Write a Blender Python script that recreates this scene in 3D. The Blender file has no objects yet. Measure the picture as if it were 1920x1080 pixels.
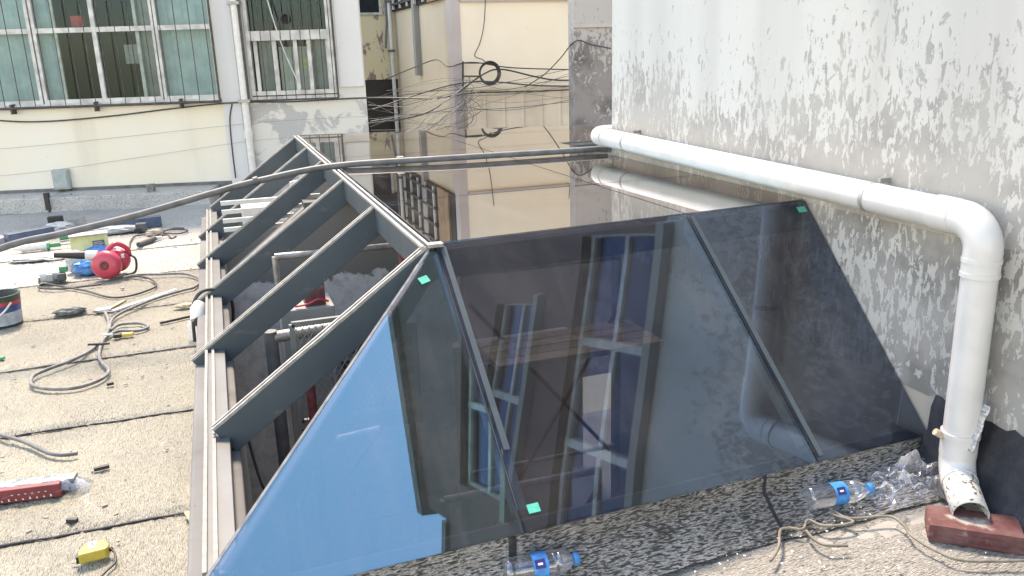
import bpy, bmesh, math, random
import numpy as np
from mathutils import Vector, Matrix
random.seed(7); rng = np.random.default_rng(7)

# ------------------------------------------------------------------ camera, sky, sun, exposure
S = 0.62                      # one survey unit in metres
EYE = 2.35                    # camera height above the roof deck, in units
sc = bpy.context.scene
col = sc.collection
F_PX = 1555.0                 # focal length for a 1920 px wide frame
ROT = np.array([[0.94232203, 0.11849079, -0.31303214],
                [-0.33336469, 0.24856139, -0.90944226],
                [-0.02995283, 0.96134134, 0.27372552]])
cam_d = bpy.data.cameras.new('camera')
cam = bpy.data.objects.new('camera', cam_d); col.objects.link(cam)
cam_d.sensor_width = 36.0; cam_d.lens = 36.0 * F_PX / 1920.0
cam_d.clip_start = 0.05; cam_d.clip_end = 2000
m4 = Matrix([[*ROT[i], 0.0] for i in range(3)] + [[0, 0, 0, 1]])
m4.translation = Vector((0, 0, EYE * S))
cam.matrix_world = m4
sc.camera = cam

SUN_EL, SUN_AZ = math.radians(57), math.radians(-2.0)      # azimuth from +Y towards +X
wd = bpy.data.worlds.new('World'); sc.world = wd; wd.use_nodes = True
nt = wd.node_tree
sky = nt.nodes.new('ShaderNodeTexSky'); sky.sky_type = 'NISHITA'; sky.sun_disc = False
sky.sun_elevation = SUN_EL; sky.sun_rotation = SUN_AZ
sky.air_density = 1.5; sky.dust_density = 0.5; sky.ozone_density = 1.0
bg = nt.nodes['Background']; bg.inputs['Strength'].default_value = 0.15
nt.links.new(sky.outputs[0], bg.inputs['Color'])
sun_d = bpy.data.lights.new('sun', 'SUN'); sun_d.energy = 2.0; sun_d.angle = math.radians(12)
sun_d.color = (1.0, 0.95, 0.86)
sun = bpy.data.objects.new('sun', sun_d); col.objects.link(sun)
sdir = Vector((math.sin(SUN_AZ) * math.cos(SUN_EL), math.cos(SUN_AZ) * math.cos(SUN_EL), math.sin(SUN_EL)))
sun.rotation_euler = sdir.to_track_quat('Z', 'Y').to_euler(); sun.location = (0, 10, 20)
sc.view_settings.view_transform = 'Standard'; sc.view_settings.look = 'None'
sc.view_settings.exposure = 2.08; sc.view_settings.use_white_balance = True; sc.view_settings.white_balance_temperature = 8200; sc.view_settings.white_balance_tint = 18; sc.view_settings.gamma = 1.0
sc.cycles.max_bounces = 10; sc.cycles.transparent_max_bounces = 16; sc.cycles.glossy_bounces = 5
sc.cycles.use_denoising = True
sc.cycles.sample_clamp_indirect = 6.0

# ------------------------------------------------------------------ helpers
def U(x, y, z):               # survey units -> metres, deck level = 0
    return Vector((x * S, y * S, (z + EYE) * S))
def ray(px, py):
    return ROT @ np.array([px - 960.0, 540.0 - py, -F_PX]) / F_PX
def at(px, py, h=0.0):        # point of the photograph that lies h metres above the deck
    r = ray(px, py); t = (h - EYE * S) / r[2]
    return Vector((r[0] * t, r[1] * t, h))
def at_y(px, py, y):          # ... that lies on the plane Y = y units
    r = ray(px, py); t = y * S / r[1]
    return Vector((r[0] * t, r[1] * t, r[2] * t + EYE * S))
def at_x(px, py, x):
    r = ray(px, py); t = x * S / r[0]
    return Vector((r[0] * t, r[1] * t, r[2] * t + EYE * S))

class MB:
    def __init__(s): s.v = []; s.f = []; s.sm = []
    def add(s, vs, fs, smooth=False):
        b = len(s.v); s.v += [tuple(v) for v in vs]
        s.f += [tuple(i + b for i in f) for f in fs]; s.sm += [smooth] * len(fs); return s
    def hexa(s, p):           # eight corners: bottom ring 0-3, top ring 4-7
        return s.add(p, [(3, 2, 1, 0), (4, 5, 6, 7), (0, 1, 5, 4), (1, 2, 6, 5), (2, 3, 7, 6), (3, 0, 4, 7)])
    def box(s, lo, hi, M=None):
        x0, y0, z0 = lo; x1, y1, z1 = hi
        p = [Vector(q) for q in [(x0,y0,z0),(x1,y0,z0),(x1,y1,z0),(x0,y1,z0),(x0,y0,z1),(x1,y0,z1),(x1,y1,z1),(x0,y1,z1)]]
        if M is not None: p = [M @ q for q in p]
        return s.hexa(p)
    def bar(s, a, b, w, h, up=(0, 0, 1), sh=0.0, sv=0.0):   # rectangular bar from a to b
        a = Vector(a); b = Vector(b); d = (b - a).normalized(); up = Vector(up)
        x = d.cross(up).normalized(); u = x.cross(d).normalized()
        o = x * sh + u * sv
        c = [o - x*w/2 - u*h/2, o + x*w/2 - u*h/2, o + x*w/2 + u*h/2, o - x*w/2 + u*h/2]
        p = [a + q for q in c] + [b + q for q in c]
        return s.add(p, [(0,1,2,3), (7,6,5,4), (1,0,4,5), (2,1,5,6), (3,2,6,7), (0,3,7,4)])
    def tube(s, pts, r, n=10, caps=True, smooth=True):
        pts = [Vector(p) for p in pts]; rs = r if isinstance(r, (list, tuple)) else [r] * len(pts)
        rings = []; prev = None
        for i, p in enumerate(pts):
            d = (pts[min(i+1, len(pts)-1)] - pts[max(i-1, 0)]).normalized()
            if prev is None:
                x = d.orthogonal().normalized()
            else:
                x = (prev - d * prev.dot(d))
                x = x.normalized() if x.length > 1e-6 else d.orthogonal().normalized()
            prev = x; y = d.cross(x)
            rings.append([p + (x * math.cos(2*math.pi*k/n) + y * math.sin(2*math.pi*k/n)) * rs[i] for k in range(n)])
        vs = [v for rg in rings for v in rg]; fs = []
        for i in range(len(rings) - 1):
            for k in range(n):
                a = i*n + k; b = i*n + (k+1) % n
                fs.append((a, b, b + n, a + n))
        s.add(vs, fs, smooth)
        if caps:
            s.add(rings[0], [tuple(range(n))[::-1]]); s.add(rings[-1], [tuple(range(n))])
        return s
    def lathe(s, prof, M, n=20, smooth=True, caps=True):      # prof = [(radius, height)], axis = local z
        vs = []; fs = []
        for (r, z) in prof:
            for k in range(n):
                a = 2*math.pi*k/n; vs.append(M @ Vector((r*math.cos(a), r*math.sin(a), z)))
        for i in range(len(prof) - 1):
            for k in range(n):
                a = i*n + k; b = i*n + (k+1) % n
                fs.append((a, b, b + n, a + n))
        s.add(vs, fs, smooth)
        if caps:
            s.add(vs[:n], [tuple(range(n))[::-1]]); s.add(vs[-n:], [tuple(range(n))])
        return s
    def prism(s, prof, M, h):                                 # polygon in local xy, extruded along z
        n = len(prof)
        vs = [M @ Vector((x, y, 0)) for x, y in prof] + [M @ Vector((x, y, h)) for x, y in prof]
        return s.add(vs, [tuple(range(n))[::-1], tuple(range(n, 2*n))] + [(i, (i+1) % n, n + (i+1) % n, n + i) for i in range(n)])
    def build(s, name, mat, parent=None, bevel=0.0, seg=2):
        me = bpy.data.meshes.new(name); me.from_pydata(s.v, [], s.f); me.update()
        me.polygons.foreach_set('use_smooth', s.sm)
        o = bpy.data.objects.new(name, me); col.objects.link(o)
        me.materials.append(MAT[mat] if isinstance(mat, str) else mat)
        bm = bmesh.new(); bm.from_mesh(me); bmesh.ops.recalc_face_normals(bm, faces=bm.faces); bm.to_mesh(me); bm.free()
        if parent is not None: adopt(o, parent)
        if bevel:
            b = o.modifiers.new('bevel', 'BEVEL'); b.width = bevel; b.segments = seg; b.limit_method = 'ANGLE'; b.angle_limit = math.radians(40)
        return o

def adopt(o, parent):
    o.parent = parent
    loc = Vector(parent.location)
    p = parent.parent
    if p is not None and parent.type != 'EMPTY': loc = Vector((0, 0, 0))
    o.matrix_parent_inverse = Matrix.Translation(-loc) if parent.type == 'EMPTY' else Matrix.Identity(4)
def tag(o, label, cat, group=None):
    o['label'] = label; o['category'] = cat
    if group: o['group'] = group
    return o
def thing(name, label, cat, loc=(0, 0, 0), group=None):
    o = bpy.data.objects.new(name, None); col.objects.link(o); o.location = loc; o.empty_display_size = 0.1
    return tag(o, label, cat, group)
def struct(o): o['kind'] = 'structure'; return o
def stuff(o): o['kind'] = 'stuff'; return o
def frame(o, z, x=None):      # matrix with local z along z
    z = Vector(z).normalized(); x = Vector(x) if x is not None else z.orthogonal()
    x = (x - z * x.dot(z)).normalized(); y = z.cross(x)
    return Matrix(((x.x, y.x, z.x, o[0]), (x.y, y.y, z.y, o[1]), (x.z, y.z, z.z, o[2]), (0, 0, 0, 1)))
def smooth_path(pts, k=6):
    pts = [Vector(p) for p in pts]; out = []
    for i in range(len(pts) - 1):
        p0 = pts[max(i-1, 0)]; p1 = pts[i]; p2 = pts[i+1]; p3 = pts[min(i+2, len(pts)-1)]
        for j in range(k):
            t = j / k
            out.append(0.5 * ((2*p1) + (p2-p0)*t + (2*p0-5*p1+4*p2-p3)*t*t + (3*p1-p0-3*p2+p3)*t**3))
    out.append(pts[-1]); return out
def vnoise(x, y, seed=0):     # smooth value noise, numpy arrays in
    xi = np.floor(x).astype(np.int64); yi = np.floor(y).astype(np.int64); xf = x - xi; yf = y - yi
    def h(a, b):
        n = (a * 374761393 + b * 668265263 + seed * 974711) & 0xffffffff
        n = ((n ^ (n >> 13)) * 1274126177) & 0xffffffff
        return ((n ^ (n >> 16)) & 0xffff) / 65535.0
    u = xf*xf*(3-2*xf); v = yf*yf*(3-2*yf)
    return (h(xi, yi)*(1-u) + h(xi+1, yi)*u)*(1-v) + (h(xi, yi+1)*(1-u) + h(xi+1, yi+1)*u)*v
def grid_mesh(P, name, mat, parent=None, smooth=True):   # P: array (n, m, 3)
    n, m, _ = P.shape
    idx = np.arange(n*m).reshape(n, m)
    f = np.stack([idx[:-1, :-1], idx[1:, :-1], idx[1:, 1:], idx[:-1, 1:]], -1).reshape(-1, 4)
    me = bpy.data.meshes.new(name)
    me.vertices.add(n*m); me.vertices.foreach_set('co', P.reshape(-1).astype(np.float32))
    me.loops.add(f.size); me.loops.foreach_set('vertex_index', f.reshape(-1).astype(np.int32))
    me.polygons.add(len(f)); me.polygons.foreach_set('loop_start', (np.arange(len(f))*4).astype(np.int32))
    me.polygons.foreach_set('use_smooth', np.full(len(f), smooth))
    me.update(calc_edges=True); me.validate()
    o = bpy.data.objects.new(name, me); col.objects.link(o); me.materials.append(MAT[mat])
    if parent is not None: adopt(o, parent)
    return o

# ------------------------------------------------------------------ materials
MAT = {}
class N:
    def __init__(s, name):
        s.m = bpy.data.materials.new(name); s.m.use_nodes = True; MAT[name] = s.m
        s.t = s.m.node_tree; s.b = s.t.nodes['Principled BSDF']; s.out = s.t.nodes['Material Output']
        s.co = s.t.nodes.new('ShaderNodeTexCoord').outputs['Object']
    def n(s, ty, **kw):
        q = s.t.nodes.new(ty)
        for k, v in kw.items(): setattr(q, k, v)
        return q
    def L(s, a, b): s.t.links.new(a, b)
    def put(s, sock, v):
        if hasattr(v, 'is_linked') or isinstance(v, bpy.types.NodeSocket): s.L(v, sock)
        elif isinstance(v, (tuple, list)) and len(v) == 3 and sock.type == 'RGBA': sock.default_value = (*v, 1)
        else: sock.default_value = v
    def map(s, scale=(1, 1, 1), loc=(0, 0, 0), rot=(0, 0, 0)):
        q = s.n('ShaderNodeMapping'); q.inputs['Scale'].default_value = scale; q.inputs['Location'].default_value = loc
        q.inputs['Rotation'].default_value = rot
        s.L(s.co, q.inputs['Vector']); return q.outputs[0]
    def noise(s, scale=5, detail=4, rough=0.55, vec=None, dist=0.0):
        q = s.n('ShaderNodeTexNoise'); q.inputs['Scale'].default_value = scale; q.inputs['Detail'].default_value = detail
        q.inputs['Roughness'].default_value = rough; q.inputs['Distortion'].default_value = dist
        s.L(vec if vec is not None else s.co, q.inputs['Vector']); return q.outputs[0]
    def voro(s, scale=5, vec=None, feat='F1', out='Distance'):
        q = s.n('ShaderNodeTexVoronoi', feature=feat); q.inputs['Scale'].default_value = scale
        s.L(vec if vec is not None else s.co, q.inputs['Vector']); return q.outputs[out]
    def math(s, op, a, b=0.0, clamp=False):
        q = s.n('ShaderNodeMath', operation=op, use_clamp=clamp); s.put(q.inputs[0], a); s.put(q.inputs[1], b); return q.outputs[0]
    def step(s, f, lo, hi):
        q = s.n('ShaderNodeMapRange', interpolation_type='SMOOTHSTEP'); q.inputs['From Min'].default_value = lo; q.inputs['From Max'].default_value = hi
        s.L(f, q.inputs['Value']); return q.outputs[0]
    def mix(s, f, a, b):
        q = s.n('ShaderNodeMix', data_type='RGBA'); s.put(q.inputs[0], f); s.put(q.inputs[6], a); s.put(q.inputs[7], b); return q.outputs[2]
    def axis(s, i):
        q = s.n('ShaderNodeSeparateXYZ'); s.L(s.co, q.inputs[0]); return q.outputs[i]
    def bump(s, h, strength=0.3, dist=0.01):
        q = s.n('ShaderNodeBump'); q.inputs['Strength'].default_value = strength; q.inputs['Distance'].default_value = dist
        s.L(h, q.inputs['Height']); s.L(q.outputs[0], s.b.inputs['Normal']); return q
    def fin(s, color=None, rough=0.7, metal=0.0, spec=None):
        if color is not None: s.put(s.b.inputs['Base Color'], color)
        s.put(s.b.inputs['Roughness'], rough); s.put(s.b.inputs['Metallic'], metal)
        if spec is not None: s.b.inputs['Specular IOR Level'].default_value = spec
        return s.m
ALBEDO_SCALE = 0.85                     # scales all base colours down so the mirrored sky reads brighter
def scale_albedo(*cs): return [tuple(ALBEDO_SCALE*x for x in c) for c in cs]
def simple(name, c, rough=0.6, metal=0.0, var=0.25, scale=12.0, bump=0.0):
    c, = scale_albedo(c)
    q = N(name); f = q.noise(scale, 5)
    lo = tuple(x * (1 - var) for x in c); hi = tuple(min(1, x * (1 + var * 0.5)) for x in c)
    cc = q.mix(q.step(f, 0.3, 0.7), lo, hi)
    if bump: q.bump(q.noise(scale * 8, 3), bump, 0.004)
    return q.fin(cc, rough, metal)

# simple paints and plastics
q = N('slate_metal'); c = q.mix(q.step(q.noise(2.5, 6, 0.65), 0.35, 0.72), (0.042, 0.062, 0.077), (0.062, 0.085, 0.10))
c = q.mix(q.math('MULTIPLY', q.step(q.noise(9, 7, 0.7, q.map((1, 1, 2.4))), 0.56, 0.74), 0.5), c, (0.16, 0.155, 0.145)); c = q.mix(q.math('MULTIPLY', q.step(q.noise(60, 3, 0.6), 0.68, 0.74), 0.5), c, (0.22, 0.21, 0.19)); q.fin(c, 0.45)
simple('bar_slate', (0.42, 0.50, 0.53), 0.5, 0, 0.15, 5)
simple('pale_metal', (0.115, 0.125, 0.123), 0.45, 0.0, 0.15, 6)
simple('gasket', (0.38, 0.37, 0.345), 0.6, 0.0, 0.25, 40)
simple('gasket_dimmed', (0.25, 0.245, 0.23), 0.6, 0.0, 0.25, 40)  # gasket colour darkened for the eaves rails, which catch too much light
simple('slot', (0.03, 0.03, 0.03), 0.6)
simple('sealant', (0.02, 0.02, 0.022), 0.5)
simple('black', (0.022, 0.022, 0.024), 0.5, 0, 0.3)
simple('cable', (0.055, 0.055, 0.06), 0.55, 0, 0.4, 30)
simple('cable_grey', (0.20, 0.20, 0.20), 0.6, 0, 0.35, 30)
simple('wire_grey', (0.36, 0.35, 0.34), 0.6, 0, 0.3, 20)
simple('wire_white', (0.62, 0.62, 0.60), 0.6, 0, 0.2, 20)
simple('conduit', (0.14, 0.147, 0.15), 0.55, 0, 0.3, 14)
simple('steel', (0.36, 0.36, 0.35), 0.45, 0.6, 0.3, 30)
simple('red_rust', (0.22, 0.055, 0.05), 0.7, 0, 0.4, 30)
simple('white_plastic', (0.72, 0.72, 0.70), 0.4, 0, 0.1, 20)
simple('frame_white', (0.62, 0.62, 0.60), 0.55, 0, 0.3, 9)
simple('bar_dark', (0.09, 0.085, 0.08), 0.7, 0.2, 0.4, 20)
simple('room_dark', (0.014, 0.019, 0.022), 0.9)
simple('curtain_teal', (0.46, 0.585, 0.585), 0.85, 0, 0.15, 6)
simple('curtain_pale', (0.50, 0.52, 0.47), 0.85, 0, 0.15, 6)
simple('curtain_grey', (0.30, 0.31, 0.30), 0.85, 0, 0.2, 6)
simple('card_yellow', (0.65, 0.60, 0.30), 0.8)
simple('red_cloth', (0.55, 0.05, 0.07), 0.8)
simple('box_grey', (0.36, 0.42, 0.41), 0.5, 0, 0.15, 14)
simple('blower_red', (0.62, 0.06, 0.10), 0.35, 0, 0.1, 20)
simple('blue_plastic', (0.06, 0.27, 0.62), 0.35, 0, 0.25, 30)
simple('bag_white', (0.45, 0.46, 0.46), 0.5, 0, 0.2, 20, 0.3)
simple('green_plastic', (0.06, 0.33, 0.17), 0.4)
simple('tape_green', (0.05, 0.52, 0.40), 0.6, 0, 0.15, 60)
simple('carton_yellow', (0.62, 0.64, 0.34), 0.75, 0, 0.15, 14)
simple('carton_grey', (0.55, 0.55, 0.58), 0.75, 0, 0.1, 14)
simple('print_dark', (0.09, 0.10, 0.10), 0.6)
simple('print_white', (0.75, 0.75, 0.73), 0.6)
simple('pail_blue', (0.03, 0.07, 0.24), 0.4, 0, 0.3, 25)
simple('pail_grey', (0.40, 0.46, 0.52), 0.45, 0, 0.25, 25)
simple('pail_red', (0.50, 0.05, 0.08), 0.45)
simple('pail_inside', (0.05, 0.08, 0.06), 0.5)
simple('tape_yellow', (0.50, 0.39, 0.06), 0.4, 0, 0.12, 40)
simple('aluminium', (0.24, 0.265, 0.26), 0.4, 0.35, 0.15, 18)
simple('level_red', (0.20, 0.030, 0.038), 0.45, 0, 0.25, 20)
simple('blue_steel', (0.08, 0.12, 0.19), 0.5, 0.1, 0.25, 10)
simple('cardboard', (0.33, 0.29, 0.25), 0.85, 0, 0.25, 20)
simple('tan_scrap', (0.50, 0.40, 0.30), 0.85, 0, 0.3, 30)
simple('rag', (0.16, 0.18, 0.17), 0.9, 0, 0.6, 40)
simple('tool_yellow', (0.65, 0.45, 0.10), 0.5)
simple('wood', (0.45, 0.38, 0.24), 0.8, 0, 0.25, 30)
simple('strap', (0.22, 0.20, 0.165), 0.8, 0, 0.3, 30)
simple('clamp_grey', (0.40, 0.40, 0.40), 0.5, 0.3)
simple('timber', (0.34, 0.22, 0.12), 0.8, 0, 0.3, 6)
simple('ground', (0.12, 0.12, 0.115), 0.95, 0, 0.4, 0.5)
simple('bottle_cap', (0.03, 0.30, 0.70), 0.4)
simple('bottle_label', (0.03, 0.28, 0.68), 0.4, 0, 0.3, 60)
simple('label_navy', (0.03, 0.03, 0.18), 0.4)
simple('corrugated', (0.80, 0.69, 0.56), 0.55, 0, 0.12, 3)
simple('roof_tile', (0.22, 0.2, 0.19), 0.9)

# PVC pipe, scuffed near the outlet
q = N('pvc'); f = q.noise(9, 4); c = q.mix(q.step(f, 0.35, 0.75), (0.56, 0.555, 0.545), (0.51, 0.505, 0.495))
c = q.mix(q.math('MULTIPLY', q.step(q.noise(3.5, 6, 0.65, q.map((1, 1, 0.5))), 0.50, 0.74), 0.45), c, (0.40, 0.385, 0.345)); c = q.mix(q.math('MULTIPLY', q.step(q.noise(70, 2), 0.72, 0.76), 0.5), c, (0.3, 0.3, 0.29))
q.fin(c, 0.3)
q = N('pvc_scuffed'); f = q.noise(1.0, 3, 0.6, q.map((45, 45, 130)), 0.4)
c = q.mix(q.step(f, 0.575, 0.60), (0.52, 0.515, 0.49), (0.10, 0.095, 0.09)); q.fin(c, 0.45)

# brick
q = N('brick_red'); c = q.mix(q.step(q.noise(16, 6), 0.35, 0.7), (0.10, 0.032, 0.032), (0.15, 0.075, 0.07))
c = q.mix(q.step(q.noise(9, 5, 0.6, q.map((1, 1, 1), (4, 2, 1))), 0.58, 0.72), c, (0.33, 0.30, 0.27)); q.bump(q.noise(120, 4), 0.4, 0.003); q.fin(c, 0.85)

# right wall: white paint flaking off grey render
def peeling(name, paint, bare, dark, lowz, amount=0.0):
    paint, bare, dark = scale_albedo(paint, bare, dark)
    q = N(name)
    z = q.axis(2)
    big = q.noise(0.9, 5, 0.6); mid = q.noise(2.6, 5, 0.62, q.map((1, 1, 0.7)))
    low = q.step(z, lowz + 0.75, lowz - 0.15)                     # bare band low on the wall
    amt = q.math('ADD', q.math('MULTIPLY', low, 0.23), q.math('MULTIPLY', q.math('SUBTRACT', big, 0.5), 0.62))
    flake = q.noise(1.0, 6, 0.68, q.map((30, 40, 17)), 0.35)
    e = q.math('ADD', flake, amt)
    patch = q.math('ADD', q.noise(1.0, 7, 0.66, q.map((3.6, 4.4, 3.0), (5, 3, 1)), 0.5), q.math('MULTIPLY', low, 0.12))
    chips = q.math('MAXIMUM', q.step(e, 0.655 - amount, 0.670 - amount), q.step(patch, 0.665 - amount, 0.675 - amount))
    streak = q.noise(1.0, 3, 0.5, q.map((3.2, 3.2, 0.12)))
    c = q.mix(q.math('MULTIPLY', q.step(streak, 0.45, 0.66), 0.55), paint, tuple(p * 0.80 for p in paint))
    c = q.mix(q.math('MULTIPLY', q.step(mid, 0.45, 0.75), 0.30), c, (paint[0] * .9, paint[1] * .9, paint[2] * .88))
    b2 = q.mix(q.step(q.noise(3.2, 6, 0.65), 0.42, 0.66), bare, dark)
    c = q.mix(chips, c, b2)
    h = q.math('SUBTRACT', q.math('MULTIPLY', q.noise(30, 4), 0.25), chips)
    q.bump(h, 0.5, 0.006); q.fin(c, 0.85); return q
peeling('wall_peeling', (0.58, 0.57, 0.545), (0.42, 0.405, 0.38), (0.32, 0.31, 0.295), 0.98)
peeling('wall_patchy', (0.58, 0.57, 0.54), (0.30, 0.295, 0.28), (0.15, 0.145, 0.14), 0.9, -0.02)
peeling('wall_low', (0.50, 0.495, 0.47), (0.33, 0.32, 0.305), (0.20, 0.195, 0.185), 2.6, -0.035)
peeling('wall_upper', (0.19, 0.125, 0.105), (0.12, 0.08, 0.07), (0.07, 0.048, 0.044), 1.0)
peeling('pillar_wall', (0.48, 0.465, 0.46), (0.28, 0.265, 0.265), (0.15, 0.14, 0.14), 1.35, 0.03)

def stained(name, a, b, stain, sscale=1.3, amt=0.5):
    a, b, stain = scale_albedo(a, b, stain)
    q = N(name); f = q.noise(0.8, 5, 0.6); c = q.mix(q.step(f, 0.35, 0.68), a, b)
    st = q.noise(1.0, 4, 0.55, q.map((sscale, sscale, 0.16))); c = q.mix(q.math('MULTIPLY', q.step(st, 0.52, 0.74), amt), c, stain)
    sp = q.noise(7, 6, 0.7); c = q.mix(q.math('MULTIPLY', q.step(sp, 0.66, 0.72), 0.5), c, tuple(x * 0.7 for x in stain))
    q.bump(q.noise(40, 4), 0.25, 0.004); q.fin(c, 0.88)
stained('wall_cream', (0.80, 0.745, 0.61), (0.81, 0.775, 0.69), (0.52, 0.47, 0.38), 1.3, 0.85)
stained('wall_white', (0.70, 0.685, 0.64), (0.75, 0.735, 0.685), (0.50, 0.49, 0.47), 1.6, 0.6)
stained('pilaster', (0.64, 0.65, 0.65), (0.70, 0.70, 0.69), (0.50, 0.50, 0.50), 2.5, 0.5)
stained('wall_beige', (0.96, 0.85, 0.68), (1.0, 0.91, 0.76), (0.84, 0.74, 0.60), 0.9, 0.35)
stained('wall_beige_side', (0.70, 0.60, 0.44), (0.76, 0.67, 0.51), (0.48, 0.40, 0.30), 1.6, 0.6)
stained('pier_mauve', (0.52, 0.47, 0.46), (0.60, 0.55, 0.53), (0.38, 0.33, 0.33), 2.0, 0.5)
stained('concrete_dark', (0.26, 0.255, 0.245), (0.34, 0.335, 0.32), (0.10, 0.10, 0.10), 1.5, 0.5)
stained('concrete', (0.30, 0.30, 0.28), (0.38, 0.37, 0.35), (0.20, 0.20, 0.19), 2.0, 0.5)
stained('kerb_paint', (0.14, 0.14, 0.14), (0.20, 0.20, 0.195), (0.09, 0.10, 0.10), 5.0, 0.6)
stained('plaster_inside', (0.34, 0.31, 0.27), (0.42, 0.39, 0.34), (0.20, 0.19, 0.17), 2.0, 0.5)
# patched plaster below the small window
q = N('wall_patched'); f = q.noise(3.4, 6, 0.68, None, 0.5)
c = q.mix(q.step(f, 0.50, 0.56), (0.57, 0.56, 0.52), (0.38, 0.385, 0.38)); q.bump(f, 0.3, 0.01); q.fin(c, 0.88)
# alley wall with peeled red-brown patch
q = N('wall_yellow_peel'); f = q.noise(2.8, 6, 0.65, q.map((1.5, 1.5, 0.6)))
c = q.mix(q.step(f, 0.57, 0.60), (0.66, 0.58, 0.38), (0.28, 0.19, 0.17)); q.fin(c, 0.88)
# partition inside the light well: grey render, lower skim coat with a ragged upper edge
q = N('skim_coat'); z = q.axis(2)
e = q.math('ADD', z, q.math('MULTIPLY', q.noise(9, 6, 0.7), 0.22)); e = q.math('ADD', e, q.math('MULTIPLY', q.noise(2.2, 3), 0.16))
c = q.mix(q.step(e, 0.335, 0.32), q.mix(q.noise(2, 4), (0.13, 0.125, 0.115), (0.22, 0.215, 0.20)), q.mix(q.step(q.noise(14, 5, 0.7), 0.4, 0.75), (0.56, 0.57, 0.57), (0.36, 0.36, 0.35)))
q.bump(e, 0.5, 0.02); q.fin(c, 0.9)

# roofing membrane: mineral/foil faced sheet, crinkled
def membrane(name, light, mid, dark, dark_amt, rot90=False, rough=0.5, metal=0.0, sc1=None):
    light, mid, dark = scale_albedo(light, mid, dark)
    q = N(name); sc1 = sc1 or ((22, 95, 40) if rot90 else (95, 22, 40))
    cr = q.noise(1.0, 2, 0.5, q.map(sc1), 0.15)
    big = q.noise(1.1, 5, 0.62); fine = q.noise(1.0, 2, 0.5, q.map(tuple(v * 1.9 for v in sc1), (3, 1, 0)), 0.1)
    c = q.mix(q.step(big, 0.35, 0.7), light, mid)
    c = q.mix(q.math('MULTIPLY', q.step(fine, 0.44, 0.62), 0.75), c, tuple(0.5*(x + y) for x, y in zip(mid, dark)))
    stn = q.noise(2.3, 6, 0.6, None, 0.4); c = q.mix(q.math('MULTIPLY', q.step(stn, 0.50, 0.72), 0.45), c, tuple(0.62*x for x in mid))
    pale = q.noise(0.9, 4, 0.6, q.map((1, 1.7, 1), (7, 2, 0))); c = q.mix(q.math('MULTIPLY', q.step(pale, 0.50, 0.70), 0.5), c, tuple(min(1, 1.18*x) for x in light))
    k = q.math('ADD', cr, q.math('MULTIPLY', q.math('SUBTRACT', big, 0.5), 0.35))
    c = q.mix(q.math('MULTIPLY', q.step(k, 0.58 - dark_amt, 0.72 - dark_amt), 0.9), c, dark)
    h = q.math('ADD', cr, q.math('MULTIPLY', fine, 0.5)); q.bump(h, 1.0, 0.015)
    q.fin(c, rough, metal); return q
membrane('membrane', (0.45, 0.42, 0.325), (0.40, 0.38, 0.305), (0.23, 0.22, 0.187), 0.04, False, 0.40, 0.0, (250, 42, 80))
membrane('membrane_front', (0.46, 0.445, 0.40), (0.40, 0.39, 0.36), (0.19, 0.185, 0.175), 0.05, True, sc1=(45, 230, 80))
membrane('membrane_far', (0.46, 0.44, 0.395), (0.41, 0.395, 0.36), (0.26, 0.25, 0.235), 0.04)
membrane('membrane_kerb', (0.60, 0.59, 0.57), (0.30, 0.295, 0.285), (0.045, 0.044, 0.043), 0.13, True, 0.38, 0.15, (40, 190, 200))
membrane('bitumen_worn', (0.12, 0.12, 0.12), (0.07, 0.07, 0.075), (0.02, 0.02, 0.022), 0.10, True, 0.45)
membrane('foil', (0.62, 0.62, 0.61), (0.50, 0.505, 0.51), (0.32, 0.325, 0.33), 0.04, False, 0.35, 0.3)
simple('bitumen', (0.022, 0.024, 0.032), 0.55, 0, 0.4, 30, 0.5)

# coated tinted glass: mirror coat over a blue-grey body
def glass(name, r0, tint, refl, wav, cap=0.86, dust=0.0):
    q = N(name); t = q.t
    lw = q.n('ShaderNodeLayerWeight'); lw.inputs['Blend'].default_value = 0.5
    p5 = q.math('POWER', lw.outputs['Facing'], 3.4)
    fac = q.math('ADD', q.math('MULTIPLY', p5, cap - r0), r0)
    tr = q.n('ShaderNodeBsdfTransparent'); tr.inputs[0].default_value = (*tint, 1)
    gl = q.n('ShaderNodeBsdfGlossy'); gl.inputs['Roughness'].default_value = 0.0
    q.L(q.mix(q.step(lw.outputs['Facing'], 0.45, 0.85), refl, (0.96, 0.92, 0.87)), gl.inputs['Color'])
    if wav:
        b = q.n('ShaderNodeBump'); b.inputs['Strength'].default_value = wav; b.inputs['Distance'].default_value = 0.01
        q.L(q.noise(1.6, 2, 0.5), b.inputs['Height']); q.L(b.outputs[0], gl.inputs['Normal'])
    mx = q.n('ShaderNodeMixShader'); q.L(fac, mx.inputs[0]); q.L(tr.outputs[0], mx.inputs[1]); q.L(gl.outputs[0], mx.inputs[2])
    res = mx.outputs[0]
    if dust:
        di = q.n('ShaderNodeBsdfDiffuse'); di.inputs[0].default_value = (0.42, 0.39, 0.36, 1)
        blot = q.step(q.noise(2.2, 6, 0.65, None, 0.6), 0.42, 0.75); run = q.step(q.noise(1.0, 4, 0.6, q.map((9, 1.6, 1.6), (1, 0, 0), (0.2, 0, 0.15))), 0.50, 0.78)
        spots = q.step(q.noise(55, 3, 0.6), 0.66, 0.74)
        dm = q.math('ADD', q.math('MULTIPLY', blot, dust), q.math('ADD', q.math('MULTIPLY', run, dust*0.9), q.math('MULTIPLY', spots, dust*1.2)))
        m2 = q.n('ShaderNodeMixShader'); q.L(q.math('ADD', dm, dust*0.25, True), m2.inputs[0]); q.L(res, m2.inputs[1]); q.L(di.outputs[0], m2.inputs[2]); res = m2.outputs[0]
    t.nodes.remove(q.b); q.L(res, q.out.inputs[0])
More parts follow.
